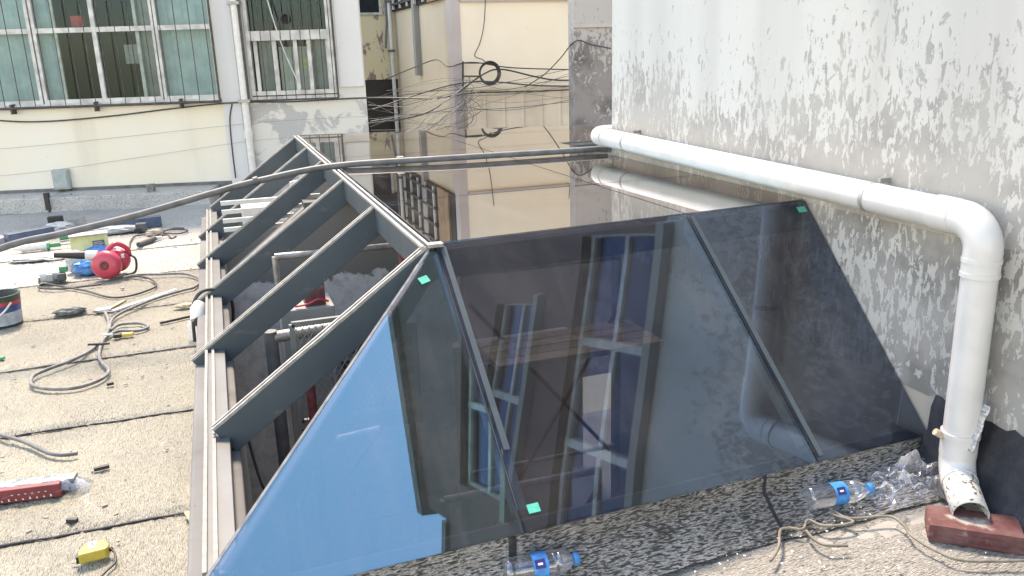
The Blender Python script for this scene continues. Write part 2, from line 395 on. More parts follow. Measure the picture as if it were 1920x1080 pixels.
glass('coated_glass', 0.25, (0.60, 0.56, 0.62), (0.42, 0.86, 1.0), 0.004, 0.84, 0.035)      # triangular pane and top panes: strong blue coat
glass('coated_glass_mid', 0.145, (0.55, 0.57, 0.62), (0.54, 0.76, 1.0), 0.004, 0.84, 0.04)   # front panes: reflectance lowered to dim the mirrored white wall
glass('coated_glass_dark', 0.10, (0.53, 0.55, 0.60), (0.58, 0.76, 1.0), 0.004, 0.84, 0.04)  # right front pane, its mirrored wall dimmed further
glass('window_glass', 0.02, (0.84, 0.88, 0.88), (0.45, 0.7, 1.0), 0.0)

q = N('film'); t = q.t
lw = q.n('ShaderNodeLayerWeight'); lw.inputs['Blend'].default_value = 0.45
tr = q.n('ShaderNodeBsdfTransparent'); tr.inputs[0].default_value = (0.93, 0.95, 0.97, 1)
gl = q.n('ShaderNodeBsdfGlossy'); gl.inputs['Roughness'].default_value = 0.12; gl.inputs['Color'].default_value = (0.85, 0.9, 1, 1)
df = q.n('ShaderNodeBsdfTranslucent'); df.inputs[0].default_value = (0.8, 0.85, 0.92, 1)
m1 = q.n('ShaderNodeMixShader'); m1.inputs[0].default_value = 0.5; q.L(gl.outputs[0], m1.inputs[1]); q.L(df.outputs[0], m1.inputs[2])
mx = q.n('ShaderNodeMixShader'); q.L(q.math('ADD', q.math('MULTIPLY', lw.outputs['Facing'], 0.6), 0.12, True), mx.inputs[0]); q.L(tr.outputs[0], mx.inputs[1]); q.L(m1.outputs[0], mx.inputs[2])
t.nodes.remove(q.b); q.L(mx.outputs[0], q.out.inputs[0])

# ------------------------------------------------------------------ roof deck and light well
WX = 3.576                    # right wall plane (units)
o = MB().box((-150, -150, -9.2), (150, 150, -9.0)).build('ground', 'ground'); struct(o)
deck = MB()
deck.box(U(-9, -6, -2.9), U(-0.33, 16.5, -2.362))
deck.box(U(-0.33, -6, -2.9), U(WX, 2.92, -2.362))
deck.box(U(-0.33, 11.62, -2.9), U(2.6, 15.6, -2.362))
deck = struct(deck.build('roof_deck', 'concrete'))

def sheet(x0, x1, y0, y1, mat, seed, rot=False, amp=0.006, dx=0.011, dy=0.016, lap=0.015, z0=0.0):
    """one membrane strip, near edge y0 rolls down over the strip in front"""
    X0, X1, Y0, Y1 = x0*S, x1*S, y0*S, y1*S
    nx = int((X1-X0)/dx) + 2; ny = int((Y1-Y0)/dy) + 2
    x = np.linspace(X0, X1, nx)[None, :].repeat(ny, 0); y = np.linspace(Y0, Y1, ny)[:, None].repeat(nx, 1)
    if rot: cr = vnoise(x*22, y*75, seed) + 0.5*vnoise(x*40, y*140, seed+1)
    else:   cr = vnoise(x*75, y*22, seed) + 0.5*vnoise(x*140, y*40, seed+1)
    big = vnoise(x*3.1, y*3.1, seed+2)
    near = np.clip((y - Y0)/0.16, 0, 1)
    a = amp*(0.55 + 0.9*big + 0.9*(1-near))
    roll = np.clip((y - Y0)/0.035, 0, 1)**0.6
    z = z0 + 0.003 + lap*roll*(1 - (y - Y0)/(Y1 - Y0)) + (cr-0.75)*a*(0.3 + 0.7*roll) + 0.004*(vnoise(x*2.2, y*2.2, seed+3)-0.5)
    wob = 0.02*(vnoise(x*2.5, y*0+seed, seed+5)-0.5) + 0.008*(vnoise(x*14, y*0, seed+6)-0.5)
    y = y + wob*(1-np.clip((y-Y0)/0.3, 0, 1))
    P = np.stack([x, y, z], -1)
    return grid_mesh(P, 'membrane_sheet', mat, deck)
seams = [1.45, 2.90, 4.36, 5.82, 7.22, 8.66, 10.13, 11.62, 13.05]
for i, (a, b) in enumerate(zip(seams[:-1], seams[1:])):
    m = 'membrane' if i < 6 else 'membrane_far'
    if i == 0: continue
    sheet(-3.4 - 0.25*i, -0.335, a, b + 0.12, m, 10*i, dx=0.011 + 0.0015*i, dy=0.016 + 0.002*i, amp=0.0055)
sheet(-5.6, 0.1, 13.05, 15.6, 'membrane_far', 211, dx=0.03, dy=0.03)
sheet(-3.6, 3.56, 1.45, 3.02, 'membrane_front', 311, rot=True, dx=0.013, dy=0.012, amp=0.005, z0=-0.011)
sheet(-3.6, 3.56, -2.2, 1.50, 'membrane_front', 331, rot=True, dx=0.03, dy=0.03, amp=0.005, z0=-0.014)
sheet(0.9, 3.565, 2.97, 3.30, 'membrane_kerb', 351, rot=True, dx=0.011, dy=0.008, amp=0.006, z0=-0.004, lap=0.012)

# light well below the skylight
well = MB()
well.box(U(-0.30, 3.06, -6.4), U(-0.10, 11.6, -2.02))       # left wall
well.box(U(-0.10, 11.4, -6.4), U(1.04, 11.6, -2.05))         # far wall
well.box(U(1.045, 11.4, -6.4), U(2.5, 11.5, -1.16)); well.box(U(2.505, 11.0, -6.4), U(4.9, 11.2, -1.16))
well.box(U(-0.10, 3.10, -6.4), U(WX - 0.01, 3.30, -2.45))   # near wall
well = struct(well.build('light_well_wall', 'concrete_dark'))
o = MB().box(U(-0.3, 3.06, -6.6), U(4.9, 11.6, -6.4)).build('light_well_floor', 'concrete'); struct(o)
part = thing('partition_wall', 'grey partition inside the light well with ragged white skim coat', 'wall', U(1.5, 8.4, -6.4))
MB().prism([(-0.10*S, -4.05*S), (2.15*S, -4.05*S), (2.15*S, 0.93*S), (0.72*S, 0.93*S), (-0.10*S, 0.30*S)], Matrix(((1, 0, 0, 0), (0, 0, -1, 8.48*S), (0, 1, 0, 0), (0, 0, 0, 1))), 0.18*S).build('wall_panel', 'skim_coat', part)
MB().box(U(0.72, 8.27, -1.418), U(2.15, 8.51, -1.36)).build('coping', 'pale_metal', part)
MB().box(U(2.15, 8.32, -6.4), U(WX - 0.02, 8.48, -3.1)).build('dado', 'plaster_inside', part)

# ------------------------------------------------------------------ right-hand building
rb = thing('plastered_building', 'tall building with flaking white paint beside the skylight', 'building', U(5.5, 0, -2.35))
def yz_wall(mb, x0, x1, y0, y1, z0, z1, holes=()):
    ys = sorted({y0, y1, *[h[0] for h in holes], *[h[1] for h in holes]}); zs = sorted({z0, z1, *[h[2] for h in holes], *[h[3] for h in holes]})
    for i in range(len(ys)-1):
        for j in range(len(zs)-1):
            cy = (ys[i]+ys[i+1])/2; cz = (zs[j]+zs[j+1])/2
            if any(h[0] < cy < h[1] and h[2] < cz < h[3] for h in holes): continue
            mb.add([U(x0, ys[i], zs[j]), U(x0, ys[i+1], zs[j]), U(x0, ys[i+1], zs[j+1]), U(x0, ys[i], zs[j+1])], [(0, 1, 2, 3)])
    for h in holes:
        for (a, b) in (((h[0], h[2]), (h[1], h[2])), ((h[1], h[2]), (h[1], h[3])), ((h[1], h[3]), (h[0], h[3])), ((h[0], h[3]), (h[0], h[2]))):
            mb.add([U(x0, *a), U(x0, *b), U(x1, *b), U(x1, *a)], [(0, 1, 2, 3)])
    return mb
wins = [(0.9, 4.1, 0.63, 2.15), (1.5, 3.5, 3.0, 4.3)]
yz_wall(MB(), WX, WX + 0.35, -5.2, 7.30, -1.0, 0.62).build('wall', 'wall_peeling', rb)
mb = yz_wall(MB(), WX, WX + 0.35, -5.2, 7.30, 0.62, 4.6, wins)
mb.add([U(WX, 0.95, 4.6), U(WX, 7.3, 4.6), U(WX, 7.3, 8.5), U(WX, 0.95, 5.35)], [(0, 1, 2, 3)])
mb.build('upper_wall', 'wall_upper', rb)
yz_wall(MB(), WX, WX + 0.3, 2.2, 7.30, -1.92, -1.0).build('lower_wall', 'wall_low', rb)
yz_wall(MB(), WX, WX + 0.3, -5.2, 2.2, -1.92, -1.0).build('lower_wall', 'wall_low', rb)
yz_wall(MB(), WX + 0.004, WX + 0.3, 2.9, 7.30, -6.4, -1.92).build('inner_wall', 'plaster_inside', rb)
# far end, roof and the lower rear block
mb = MB(); mb.add([U(WX, 7.3, -6.4), U(9, 7.3, -6.4), U(9, 7.3, 8.5), U(WX, 7.3, 8.5)], [(0, 1, 2, 3)])
mb.add([U(WX, -5.2, -2.4), U(9, -5.2, -2.4), U(9, -5.2, 4.6), U(WX, -5.2, 4.6)], [(3, 2, 1, 0)])
mb.add([U(WX, 0.95, 4.6), U(9, 0.95, 4.6), U(9, 0.95, 5.35), U(WX, 0.95, 5.35)], [(3, 2, 1, 0)])
e_ = mb.build('end_wall', 'wall_patchy', rb)
MB().hexa([U(WX - 0.10, 0.85, 5.30), U(9, 0.85, 5.30), U(9, 7.4, 8.55), U(WX - 0.10, 7.4, 8.55),
           U(WX - 0.10, 0.85, 5.50), U(9, 0.85, 5.50), U(9, 7.4, 8.75), U(WX - 0.10, 7.4, 8.75)]).build('roof', 'roof_tile', rb)
MB().box(U(WX - 0.06, -5.3, 4.60), U(9, 0.94, 4.72)).build('roof', 'roof_tile', rb)
for (y0, y1, z0, z1) in wins:
    fr = MB(); xw = WX + 0.10
    nb = 3 if y1 - y0 > 3 else 2
    ym = [y0, *([y0 + (y1-y0)*t for t in ((0.43, 0.71) if nb == 3 else (0.5,))]), y1]; zt = z0 + (z1-z0)*0.52
    for y in ym: fr.box(U(xw, y - 0.036, z0), U(xw + 0.08, y + 0.036, z1))
    for z in (z0 + 0.05, zt, z1 - 0.05):
        for a, b in zip(ym[:-1], ym[1:]): fr.box(U(xw + 0.003, a + 0.036, z - 0.036), U(xw + 0.077, b - 0.036, z + 0.036))
    w = fr.build('window', 'frame_white', rb)
    for a, b in zip(ym[:-1], ym[1:]):
        for c, d in ((z0 + 0.1, zt - 0.05), (zt + 0.05, z1 - 0.1)):
            MB().box(U(xw + 0.03, a + 0.05, c), U(xw + 0.045, b - 0.05, d)).build('pane', 'window_glass', w)
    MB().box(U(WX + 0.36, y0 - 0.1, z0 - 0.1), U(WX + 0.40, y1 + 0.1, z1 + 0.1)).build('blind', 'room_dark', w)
    MB().box(U(WX - 0.10, y0 - 0.1, z0 - 0.12), U(WX + 0.09, y1 + 0.1, z0 - 0.002)).build('sill', 'concrete', w)
# bituminous cove at the wall foot
cv = MB(); n = 10; prof = [(WX - 0.003, -1.90), (WX - 0.02, -1.96), (WX - 0.04, -2.10), (WX - 0.08, -2.22), (WX - 0.15, -2.318), (WX - 0.19, -2.337)]
ys = np.linspace(0.6, 3.24, 60)
P = np.array([[U(px_ + (0.02 if 0 < k < 5 else 0)*random.uniform(-1, 1), y, pz + (0.018*random.uniform(-1, 1) if k < 5 else 0)) for y in ys] for k, (px_, pz) in enumerate(prof)])
o = grid_mesh(P, 'wall_flashing', 'bitumen'); tag(o, 'black bitumen flashing curving up the foot of the flaking white wall', 'flashing')
# strip of foil membrane dressed up the wall behind the pipe
a = at_x(1842, 752, WX - 0.05); b = at_x(1822, 838, WX - 0.10)
P = np.array([[Vector((a.x - 0.012 + 0.006*math.sin(i*1.3), a.y + 0.07*(j/9.0 - 0.6), a.z)).lerp(Vector((b.x - 0.03, b.y + 0.07*(j/9.0 - 0.5), b.z)), i/12) for j in range(10)] for i in range(13)])
o = grid_mesh(P, 'foil_strip', 'foil'); o.modifiers.new('solid', 'SOLIDIFY').thickness = 0.004
tag(o, 'narrow strip of silver membrane upright behind the white downpipe', 'membrane')

# block standing behind the end of the white wall
pb = thing('rear_pillar', 'mottled grey plaster pillar behind the far end of the white drainpipe', 'pillar', U(6.6, 13.6, -6))
MB().box(U(5.90, 13.5, -6), U(9.0, 13.75, 9)).build('shaft', 'pillar_wall', pb)
MB().box(U(5.87, 13.47, 0.36), U(9.0, 13.498, 0.42)).build('string_course', 'pier_mauve', pb)

# ------------------------------------------------------------------ left-hand building
A0 = np.array([-3.721, 16.475]); E0 = np.array([0.9727, -0.2322]); N0 = np.array([-0.2322, -0.9727])
def W(s, z, out=0.0):
    p = A0 + E0*s + N0*out; return U(p[0], p[1], z)
def wbox(mb, s0, s1, z0, z1, o0, o1):
    return mb.hexa([W(s0, z0, o1), W(s1, z0, o1), W(s1, z0, o0), W(s0, z0, o0), W(s0, z1, o1), W(s1, z1, o1), W(s1, z1, o0), W(s0, z1, o0)])
def wwall(mb, s0, s1, z0, z1, holes, depth=0.3):
    ss = sorted({s0, s1, *[h[0] for h in holes], *[h[1] for h in holes]}); zs = sorted({z0, z1, *[h[2] for h in holes], *[h[3] for h in holes]})
    for i in range(len(ss)-1):
        for j in range(len(zs)-1):
            c = (ss[i]+ss[i+1])/2; d = (zs[j]+zs[j+1])/2
            if any(h[0] < c < h[1] and h[2] < d < h[3] for h in holes): continue
            mb.add([W(ss[i], zs[j]), W(ss[i+1], zs[j]), W(ss[i+1], zs[j+1]), W(ss[i], zs[j+1])], [(0, 1, 2, 3)])
    for h in holes:
        for a, b in (((h[0], h[2]), (h[1], h[2])), ((h[1], h[2]), (h[1], h[3])), ((h[1], h[3]), (h[0], h[3])), ((h[0], h[3]), (h[0], h[2]))):
            mb.add([W(a[0], a[1]), W(b[0], b[1]), W(b[0], b[1], -depth), W(a[0], a[1], -depth)], [(0, 1, 2, 3)])
    return mb
lb = thing('cream_building', 'cream plaster apartment building with barred windows behind the roof', 'building', W(2, -2.35))
TOPZ = 2.1
wwall(MB(), -4.5, 3.98, -2.6, TOPZ, [(-1.0, 3.95, -0.62, 1.75)]).build('wall', 'wall_cream', lb)
wwall(MB(), 3.98, 6.45, -0.62, TOPZ, [(4.50, 5.96, -0.619, 1.62)]).build('wall', 'wall_white', lb)
wwall(MB(), 3.98, 6.45, -6.0, -0.62, []).build('patched_wall', 'wall_patched', lb)
MB().hexa([W(6.45, -6, 0), W(6.45, -6, -6), W(-4.5, -6, -6), W(-4.5, -6, -0.001), W(6.45, TOPZ, 0), W(6.45, TOPZ, -6), W(-4.5, TOPZ, -6), W(-4.5, TOPZ, -0.001)])
mb = MB(); cX = A0 + E0*6.45
mb.add([W(6.45, -6), U(cX[0] - 0.2, cX[1] + 6, -6), U(cX[0] - 0.2, cX[1] + 6, TOPZ), W(6.45, TOPZ)], [(0, 1, 2, 3)])
mb.add([W(-4.5, TOPZ), W(6.45, TOPZ), U(cX[0] - 0.2, cX[1] + 6, TOPZ), W(-4.5, TOPZ, -7)], [(0, 1, 2, 3)])
mb.add([W(-4.5, -3), W(-4.5, TOPZ), W(-4.5, TOPZ, -7), W(-4.5, -3, -7)], [(0, 1, 2, 3)]); mb.build('side_wall', 'wall_white', lb)
wbox(MB(), 6.02, 6.43, -0.50, TOPZ, 0.0, 0.03).build('pilaster', 'pilaster', lb)
wbox(MB(), 3.99, 4.30, -2.35, TOPZ, 0.0, 0.04).build('pilaster', 'pilaster', lb)
wbox(MB(), -4.6, 6.5, TOPZ, TOPZ + 0.25, -0.5, 0.2).build('parapet', 'concrete', lb)

def bars_frame(rects, name, mat, parent):
    m = MB()
    for r in rects: wbox(m, *r)
    return m.build(name, mat, parent)
def folds(s0, s1, z0, z1, out, mat, parent, amp=0.02, k=9.0):
    n = max(6, int((s1-s0)*40)); ss = np.linspace(s0, s1, n)
    P = np.array([[W(s, z, out + amp*math.sin(s*k*6.28) + amp*0.6*math.sin(s*k*2.1)) for z in (z0, z1)] for s in ss])
    return grid_mesh(P, 'curtain', mat, parent)
# wide window
w1 = wbox(MB(), -1.05, 3.97, -0.68, -0.621, -0.05, 0.05).build('window', 'frame_white', lb)
for s0, s1, o1 in ((-1.0, -0.94, -0.06), (0.96, 1.01, -0.05), (1.03, 1.08, -0.06), (1.98, 2.05, -0.055), (2.95, 2.99, -0.06), (3.01, 3.055, -0.05), (3.90, 3.95, -0.06)):
    wbox(MB(), s0, s1, -0.62, 1.75, -0.14, o1).build('stile', 'frame_white', w1)
for a, b in ((-0.94, 0.96), (1.08, 1.98), (2.05, 2.95), (3.055, 3.90)):
    for z0, z1 in ((-0.62, -0.555), (0.53, 0.61), (1.69, 1.75)):
        wbox(MB(), a, b, z0, z1, -0.137, -0.063).build('rail', 'frame_white', w1)
    for z0, z1 in ((-0.555, 0.53), (0.61, 1.69)):
        wbox(MB(), a, b, z0, z1, -0.115, -0.105).build('pane', 'window_glass', w1)
for s_ in (1.34, 2.66):
    wbox(MB(), s_, s_ + 0.055, -0.555, 0.53, -0.16, -0.118).build('sash_stile', 'frame_white', w1)
    wbox(MB(), s_, s_ + 0.05, 0.61, 1.69, -0.16, -0.118).build('sash_stile', 'frame_white', w1)
for a, b, m in ((-1.0, 0.96, 'curtain_teal'), (1.06, 1.34, 'curtain_teal'), (2.70, 2.97, 'curtain_grey'), (3.03, 3.95, 'curtain_teal')):
    folds(a, b, -0.6, 1.74, -0.22, m, w1, 0.006)
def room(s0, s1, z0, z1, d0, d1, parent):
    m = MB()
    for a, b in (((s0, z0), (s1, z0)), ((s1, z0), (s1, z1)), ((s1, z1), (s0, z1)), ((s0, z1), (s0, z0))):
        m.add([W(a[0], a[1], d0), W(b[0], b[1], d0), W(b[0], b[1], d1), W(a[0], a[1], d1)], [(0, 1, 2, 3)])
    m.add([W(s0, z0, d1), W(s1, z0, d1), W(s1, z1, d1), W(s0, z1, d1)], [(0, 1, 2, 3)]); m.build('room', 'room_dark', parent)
room(-1.0, 3.95, -0.62, 1.75, -0.301, -1.3, w1)
wbox(MB(), 1.62, 1.82, 0.63, 0.80, -0.30, -0.20).build('red_cloth', 'red_cloth', w1)
wbox(MB(), 2.35, 2.62, 0.0, 0.32, -0.45, -0.40).build('shelf_item', 'curtain_grey', w1)
gr = MB(); gr.tube([W(-1.1, -0.665, 0.16), W(3.98, -0.665, 0.16)], 0.022*S, 6)
gr.tube([W(3.98, -0.68, 0.16), W(3.98, 1.8, 0.16)], 0.02*S, 6)
gr.tube([W(-1.1, 1.8, 0.16), W(3.98, 1.8, 0.16)], 0.02*S, 6)
gr = gr.build('security_grille', 'bar_dark', lb)
for i in range(21):
    s_ = -0.98 + i*0.2435
    MB().tube([W(s_, -0.66, 0.16), W(s_ + random.uniform(-.01, .01), 1.8, 0.16)], 0.0075*S, 5).build('bar', 'bar_dark', gr)
for s_ in (-0.1, 0.55, 1.9, 3.3):
    wbox(MB(), s_, s_ + 0.03, -0.76, -0.60, 0.0, 0.16).build('bracket', 'bar_dark', gr)
# small window
w2 = bars_frame([(4.50, 4.56, -0.60, 1.62, -0.12, 0.03), (5.86, 5.96, -0.60, 1.62, -0.12, 0.03), (4.56, 5.86, -0.60, -0.53, -0.118, 0.027), (4.56, 5.86, 0.31, 0.47, -0.118, 0.027)], 'window', 'frame_white', lb)
for s0, s1 in ((4.60, 4.66), (4.90, 4.985), (5.27, 5.335), (5.50, 5.58), (5.82, 5.855)):
    wbox(MB(), s0, s1, -0.53, 0.31, -0.10, -0.03).build('sash_stile', 'frame_white', w2)
wbox(MB(), 4.56, 5.86, -0.53, 0.31, -0.115, -0.108).build('pane', 'window_glass', w2)
wbox(MB(), 4.56, 5.86, 0.47, 1.62, -0.10, -0.09).build('pane', 'window_glass', w2)
folds(5.0, 5.50, -0.53, 0.2, -0.16, 'curtain_pale', w2, 0.004)
folds(4.66, 4.90, -0.53, 0.31, -0.16, 'curtain_grey', w2, 0.012); folds(5.58, 5.83, -0.53, 0.31, -0.16, 'curtain_grey', w2, 0.012)
wbox(MB(), 5.36, 5.48, -0.16, 0.02, -0.155, -0.14).build('card', 'card_yellow', w2)
room(4.5, 5.96, -0.619, 1.62, -0.301, -1.2, w2)
MB().lathe([(0.085*S, 0), (0.085*S, 0.05*S), (0.06*S, 0.05*S), (0.06*S, 0.0)], frame(W(5.18, 0.66, -0.09), (*N0, 0)), 18).build('vent_pipe', 'black', w2)
g2 = MB(); g2.tube([W(4.46, -0.68, 0.12), W(5.98, -0.68, 0.12)], 0.016*S, 6); g2.tube([W(4.46, -0.68, 0.12), W(4.46, 1.7, 0.12)], 0.018*S, 6); g2.tube([W(5.98, -0.68, 0.12), W(5.98, 1.7, 0.12)], 0.018*S, 6)
g2 = g2.build('security_grille', 'bar_dark', lb)
for i in range(9):
    s_ = 4.60 + i*0.165; MB().tube([W(s_, -0.68, 0.12), W(s_, 1.7, 0.12)], 0.0072*S, 5).build('bar', 'bar_dark', g2)
# downpipe on the facade
dp = thing('facade_downpipe', 'white downpipe running down the cream facade between the two windows', 'downpipe', W(4.38, -2.35, 0.1))
MB().tube([W(4.38, -2.3, 0.10), W(4.38, 2.2, 0.10)], 0.062*S, 12).build('pipe', 'white_plastic', dp)
for z in (-0.70, 0.9): wbox(MB(), 4.28, 4.48, z, z + 0.05, 0.0, 0.175).build('clip', 'clamp_grey', dp)
MB().tube([W(4.38, -1.30, 0.10), W(4.38, -1.18, 0.10)], 0.072*S, 12).build('coupling', 'white_plastic', dp)
# ledge clad in foil at the building foot
lg = thing('foil_ledge', 'low ledge wrapped in silver foil along the foot of the cream wall', 'ledge', W(1, -2.35, 0.5))
for i, (a, b) in enumerate(((-2.2, 1.12), (1.15, 3.75))):
    wbox(MB(), a, b, -2.36, -2.10, 0.02, 0.75).build('cladding', 'foil', lg, 0.01)
wbox(MB(), -2.2, 4.0, -2.35, -2.05, 0.0, 0.018).build('backing_strip', 'conduit', lg)
wbox(MB(), 1.10, 1.17, -2.30, -2.02, 0.70, 0.79).build('clip', 'black', lg)
wbox(MB(), 2.70, 2.80, -2.12, -1.98, 0.45, 0.60).build('clip', 'cable_grey', lg)
# electrical box on the facade
eb = thing('junction_box', 'grey-green electrical box on the lower cream wall', 'electrical box', W(1.15, -2.04))
wbox(MB(), 1.0, 1.27, -2.06, -1.72, 0.0, 0.12).build('body', 'box_grey', eb, 0.006)
wbox(MB(), 1.02, 1.25, -2.03, -1.745, 0.121, 0.135).build('lid', 'box_grey', eb, 0.004)
def cable(name, pts, r, mat, label, cat='cable', group=None, n=6, k=6):
    return tag(MB().tube(smooth_path(pts, k), r, n).build(name, mat), label, cat, group)
cable('box_cable', [W(1.08, -2.06, .06), W(1.0, -2.14, .08), W(0.75, -2.18, .12), W(0.68, -2.3, .25), W(0.66, -2.09, 0.5)], 0.007, 'cable', 'black cable looping from the grey electrical box down to the foil ledge')
cable('box_cable', [W(1.2, -2.06, .06), W(1.3, -2.12, .1), W(1.38, -2.22, .2), W(1.42, -2.09, .5)], 0.006, 'cable', 'short black cable from the right underside of the grey electrical box')
cable('wall_cable', [W(-3, -0.80, .03), W(-0.5, -0.80, .03), W(0.8, -0.90, .03), W(2.0, -0.86, .03), W(3.2, -0.76, .03), W(4.2, -0.70, .06), W(5.2, -0.72, .04), W(6.45, -0.70, .05), W(7.6, -0.74, 0.4)], 0.008, 'cable', 'long dark cable sagging along the cream wall just under the windows')
cable('wall_cable', [W(4.15, -0.72, .05), W(4.08, -1.0, .05), W(4.06, -1.5, .05), W(4.06, -2.0, .05)], 0.007, 'cable', 'dark cable dropping down the pale pilaster beside the facade downpipe')
cable('wall_cable', [W(4.9, 1.2, .14), W(5.0, 0.7, .16), W(5.12, 0.2, .16), W(5.25, -0.2, .15), W(5.33, -0.42, .14)], 0.006, 'wire_white', 'thin white wire hanging across the small barred window')
for i, (z0, z1) in enumerate(((-1.30, -1.05), (-1.75, -1.35))):
    cable('wall_wire', [W(-2, z0 - 0.1, .04), W(0.5, z0 - 0.02, .03), W(2.5, (z0+z1)/2 - 0.02, .03), W(4.6, z1, .1), W(6.5, z1 + 0.05, .3)], 0.0014, 'cable_grey', 'thin grey wire strung along the lower cream wall', 'wire', 'thin wires along the lower cream wall')

# ------------------------------------------------------------------ alley and beige building
al = thing('alley_building', 'narrow yellow building closing the alley with peeling red-brown patch', 'building', U(4.5, 24, -6))
MB().box(U(3.2, 24.0, -0.64), U(5.03, 26, 1.9)).build('wall', 'wall_yellow_peel', al)
MB().box(U(3.2, 23.9, 1.91), U(4.97, 26, 6)).build('upper_cladding', 'room_dark', al)
MB().box(U(3.2, 24.05, -9), U(5.03, 26, -0.645)).build('dark_void', 'black', al)  # deep shade of the alley opening put in as a black block
wn = MB().box(U(3.9, 23.95, 1.10), U(4.72, 23.995, 1.16)).build('window', 'frame_white', al)
for x_ in (4.02, 4.62): MB().box(U(x_, 23.95, 1.162), U(x_ + 0.07, 23.995, 2.6)).build('stile', 'frame_white', wn)
MB().box(U(4.092, 23.96, 1.162), U(4.618, 23.99, 2.6)).build('pane', 'room_dark', wn)
ap = thing('alley_downpipe', 'grey downpipe rising along the narrow alley wall', 'downpipe', U(4.88, 23.8, -6))
MB().tube([U(4.86, 23.75, -6), U(4.86, 23.75, 4.5)], 0.055*S, 10).build('pipe', 'white_plastic', ap)
MB().tube([U(4.70, 23.8, 0.2), U(4.78, 23.8, 0.9), U(4.78, 23.8, 4.5)], 0.03*S, 8).build('branch_pipe', 'conduit', ap)
for z in (-1.2, 0.1, 1.4): MB().box(U(4.78, 23.66, z), U(4.94, 23.9, z + 0.06)).build('clip', 'conduit', ap)
bb = thing('beige_building', 'pale beige building with a blank facade right of the alley', 'building', U(7, 18, -6))
mb = MB(); mb.add([U(5.03, 18, -9), U(14, 18, -9), U(14, 18, 6.5), U(5.03, 18, 6.5)], [(0, 1, 2, 3)])
mb.add([U(5.03, 18, 6.5), U(14, 18, 6.5), U(14, 26, 6.5), U(5.03, 26, 6.5)], [(0, 1, 2, 3)]); mb.build('facade', 'wall_beige', bb)
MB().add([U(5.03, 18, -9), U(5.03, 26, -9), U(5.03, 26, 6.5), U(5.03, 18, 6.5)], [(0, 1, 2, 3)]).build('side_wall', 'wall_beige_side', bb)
MB().box(U(4.99, 17.96, -9), U(5.20, 18.3, 6.4)).build('corner_pier', 'pier_mauve', bb)
MB().box(U(5.21, 17.94, 1.06), U(12, 17.997, 1.13)).build('ledge', 'pier_mauve', bb)
MB().box(U(4.90, 21.0, -0.5), U(5.027, 21.25, 5)).build('side_duct', 'concrete', bb)
MB().box(U(4.975, 18.32, 1.16), U(5.024, 23.9, 6.3)).build('dark_cladding', 'room_dark', bb)
MB().box(U(4.93, 18.75, 1.16), U(4.973, 19.75, 6.0)).build('timber_panel', 'timber', bb)
for i in range(9): MB().box(U(4.90, 19.9, 1.3 + i*0.42), U(4.97, 23.8, 1.36 + i*0.42)).build('cage_rail', 'bar_dark', bb)
for i in range(5): MB().box(U(4.91, 20.1 + i*0.85, 1.2), U(4.96, 20.18 + i*0.85, 5.6)).build('cage_post', 'white_plastic', bb)
cs = thing('corrugated_fence', 'cream corrugated sheet fence at the foot of the beige facade', 'fence', U(7, 17.8, -3))
MB().box(U(5.22, 17.78, -0.80), U(11, 17.90, -0.76)).build('rail', 'corrugated', cs)
for i in range(13):
    x = 5.22 + i*0.445; P = []
    for k in range(9):
        t = k/8; out = 0.012 if 0.06 < t < 0.94 else 0.0
        P.append([U(x + t*0.437, 17.80 - out, z) for z in (-3.6, -0.80)])
    grid_mesh(np.array(P), 'sheet', 'corrugated', cs, smooth=False)

# wires over the alley
hub = U(4.75, 17.0, -1.0)
for i in range(18):
    st = W(6.47, -2.0 + i*0.075 + random.uniform(-.05, .05), -0.1 - 0.3*random.random())
    h2 = hub + Vector((random.uniform(-.25, .25), random.uniform(-.5, .3), random.uniform(-.3, .25)))
    mid = st.lerp(h2, 0.5) + Vector((0, 0, -random.uniform(0.02, 0.10)))
    en = U(5.02 + random.random()*0.5, 17.6, -0.85 + random.uniform(-.25, .4))
    cable('alley_wire', [st, mid, h2, h2.lerp(en, 0.6) + Vector((0, 0, random.uniform(-.05, .08))), en], random.choice([0.003, 0.0035, 0.0045]), ('wire_grey', 'cable_grey', 'cable')[i % 3],
          'thin wire in the tangled bundle strung across the alley mouth', 'wire', 'tangled wires across the alley', 5)
for i in range(12):
    a = hub + Vector((random.uniform(-.35, .05), random.uniform(-.4, .2), random.uniform(-.25, .05)))
    b = a + Vector((random.uniform(-1.0, -.3), random.uniform(-.3, .4), random.uniform(-.75, -.45)))
    cable('alley_wire', [a + Vector((0.25, 0, 0.15)), a, a.lerp(b, .5) + Vector((0, 0, -.04)), b], 0.0034, 'wire_grey' if i % 2 else 'cable_grey',
          'thin wire in the tangled bundle strung across the alley mouth', 'wire', 'tangled wires across the alley', 5)
for i in range(9):
    x0_, y0_ = 845 + random.uniform(-40, 40), 185 + random.uniform(-50, 30); y1_ = random.uniform(120, 190)
    cable('alley_wire', [at_y(x0_ - 130, y0_ + random.uniform(-20, 50), 18.5), at_y(x0_, y0_, 17.5), at_y(960, (y0_ + y1_)/2 + random.uniform(2, 14), 17.6), at_y(1090, y1_, 17.6)], random.choice([0.0025, 0.0035]), random.choice(['cable', 'cable_grey']),
          'thin dark wire sagging across the beige facade', 'wire', 'dark wires across the beige facade', 5)
cable('trunk_cable', [at_y(690, 232, 16.5), at_y(790, 215, 17.0), at_y(850, 180, 17.4), at_y(905, 140, 17.6), at_y(940, 130, 17.7), at_y(1000, 143, 17.7), at_y(1040, 150, 17.7), at_y(1090, 150, 17.6)], 0.011, 'cable', 'thick black trunk cable rising from the alley across the beige facade')
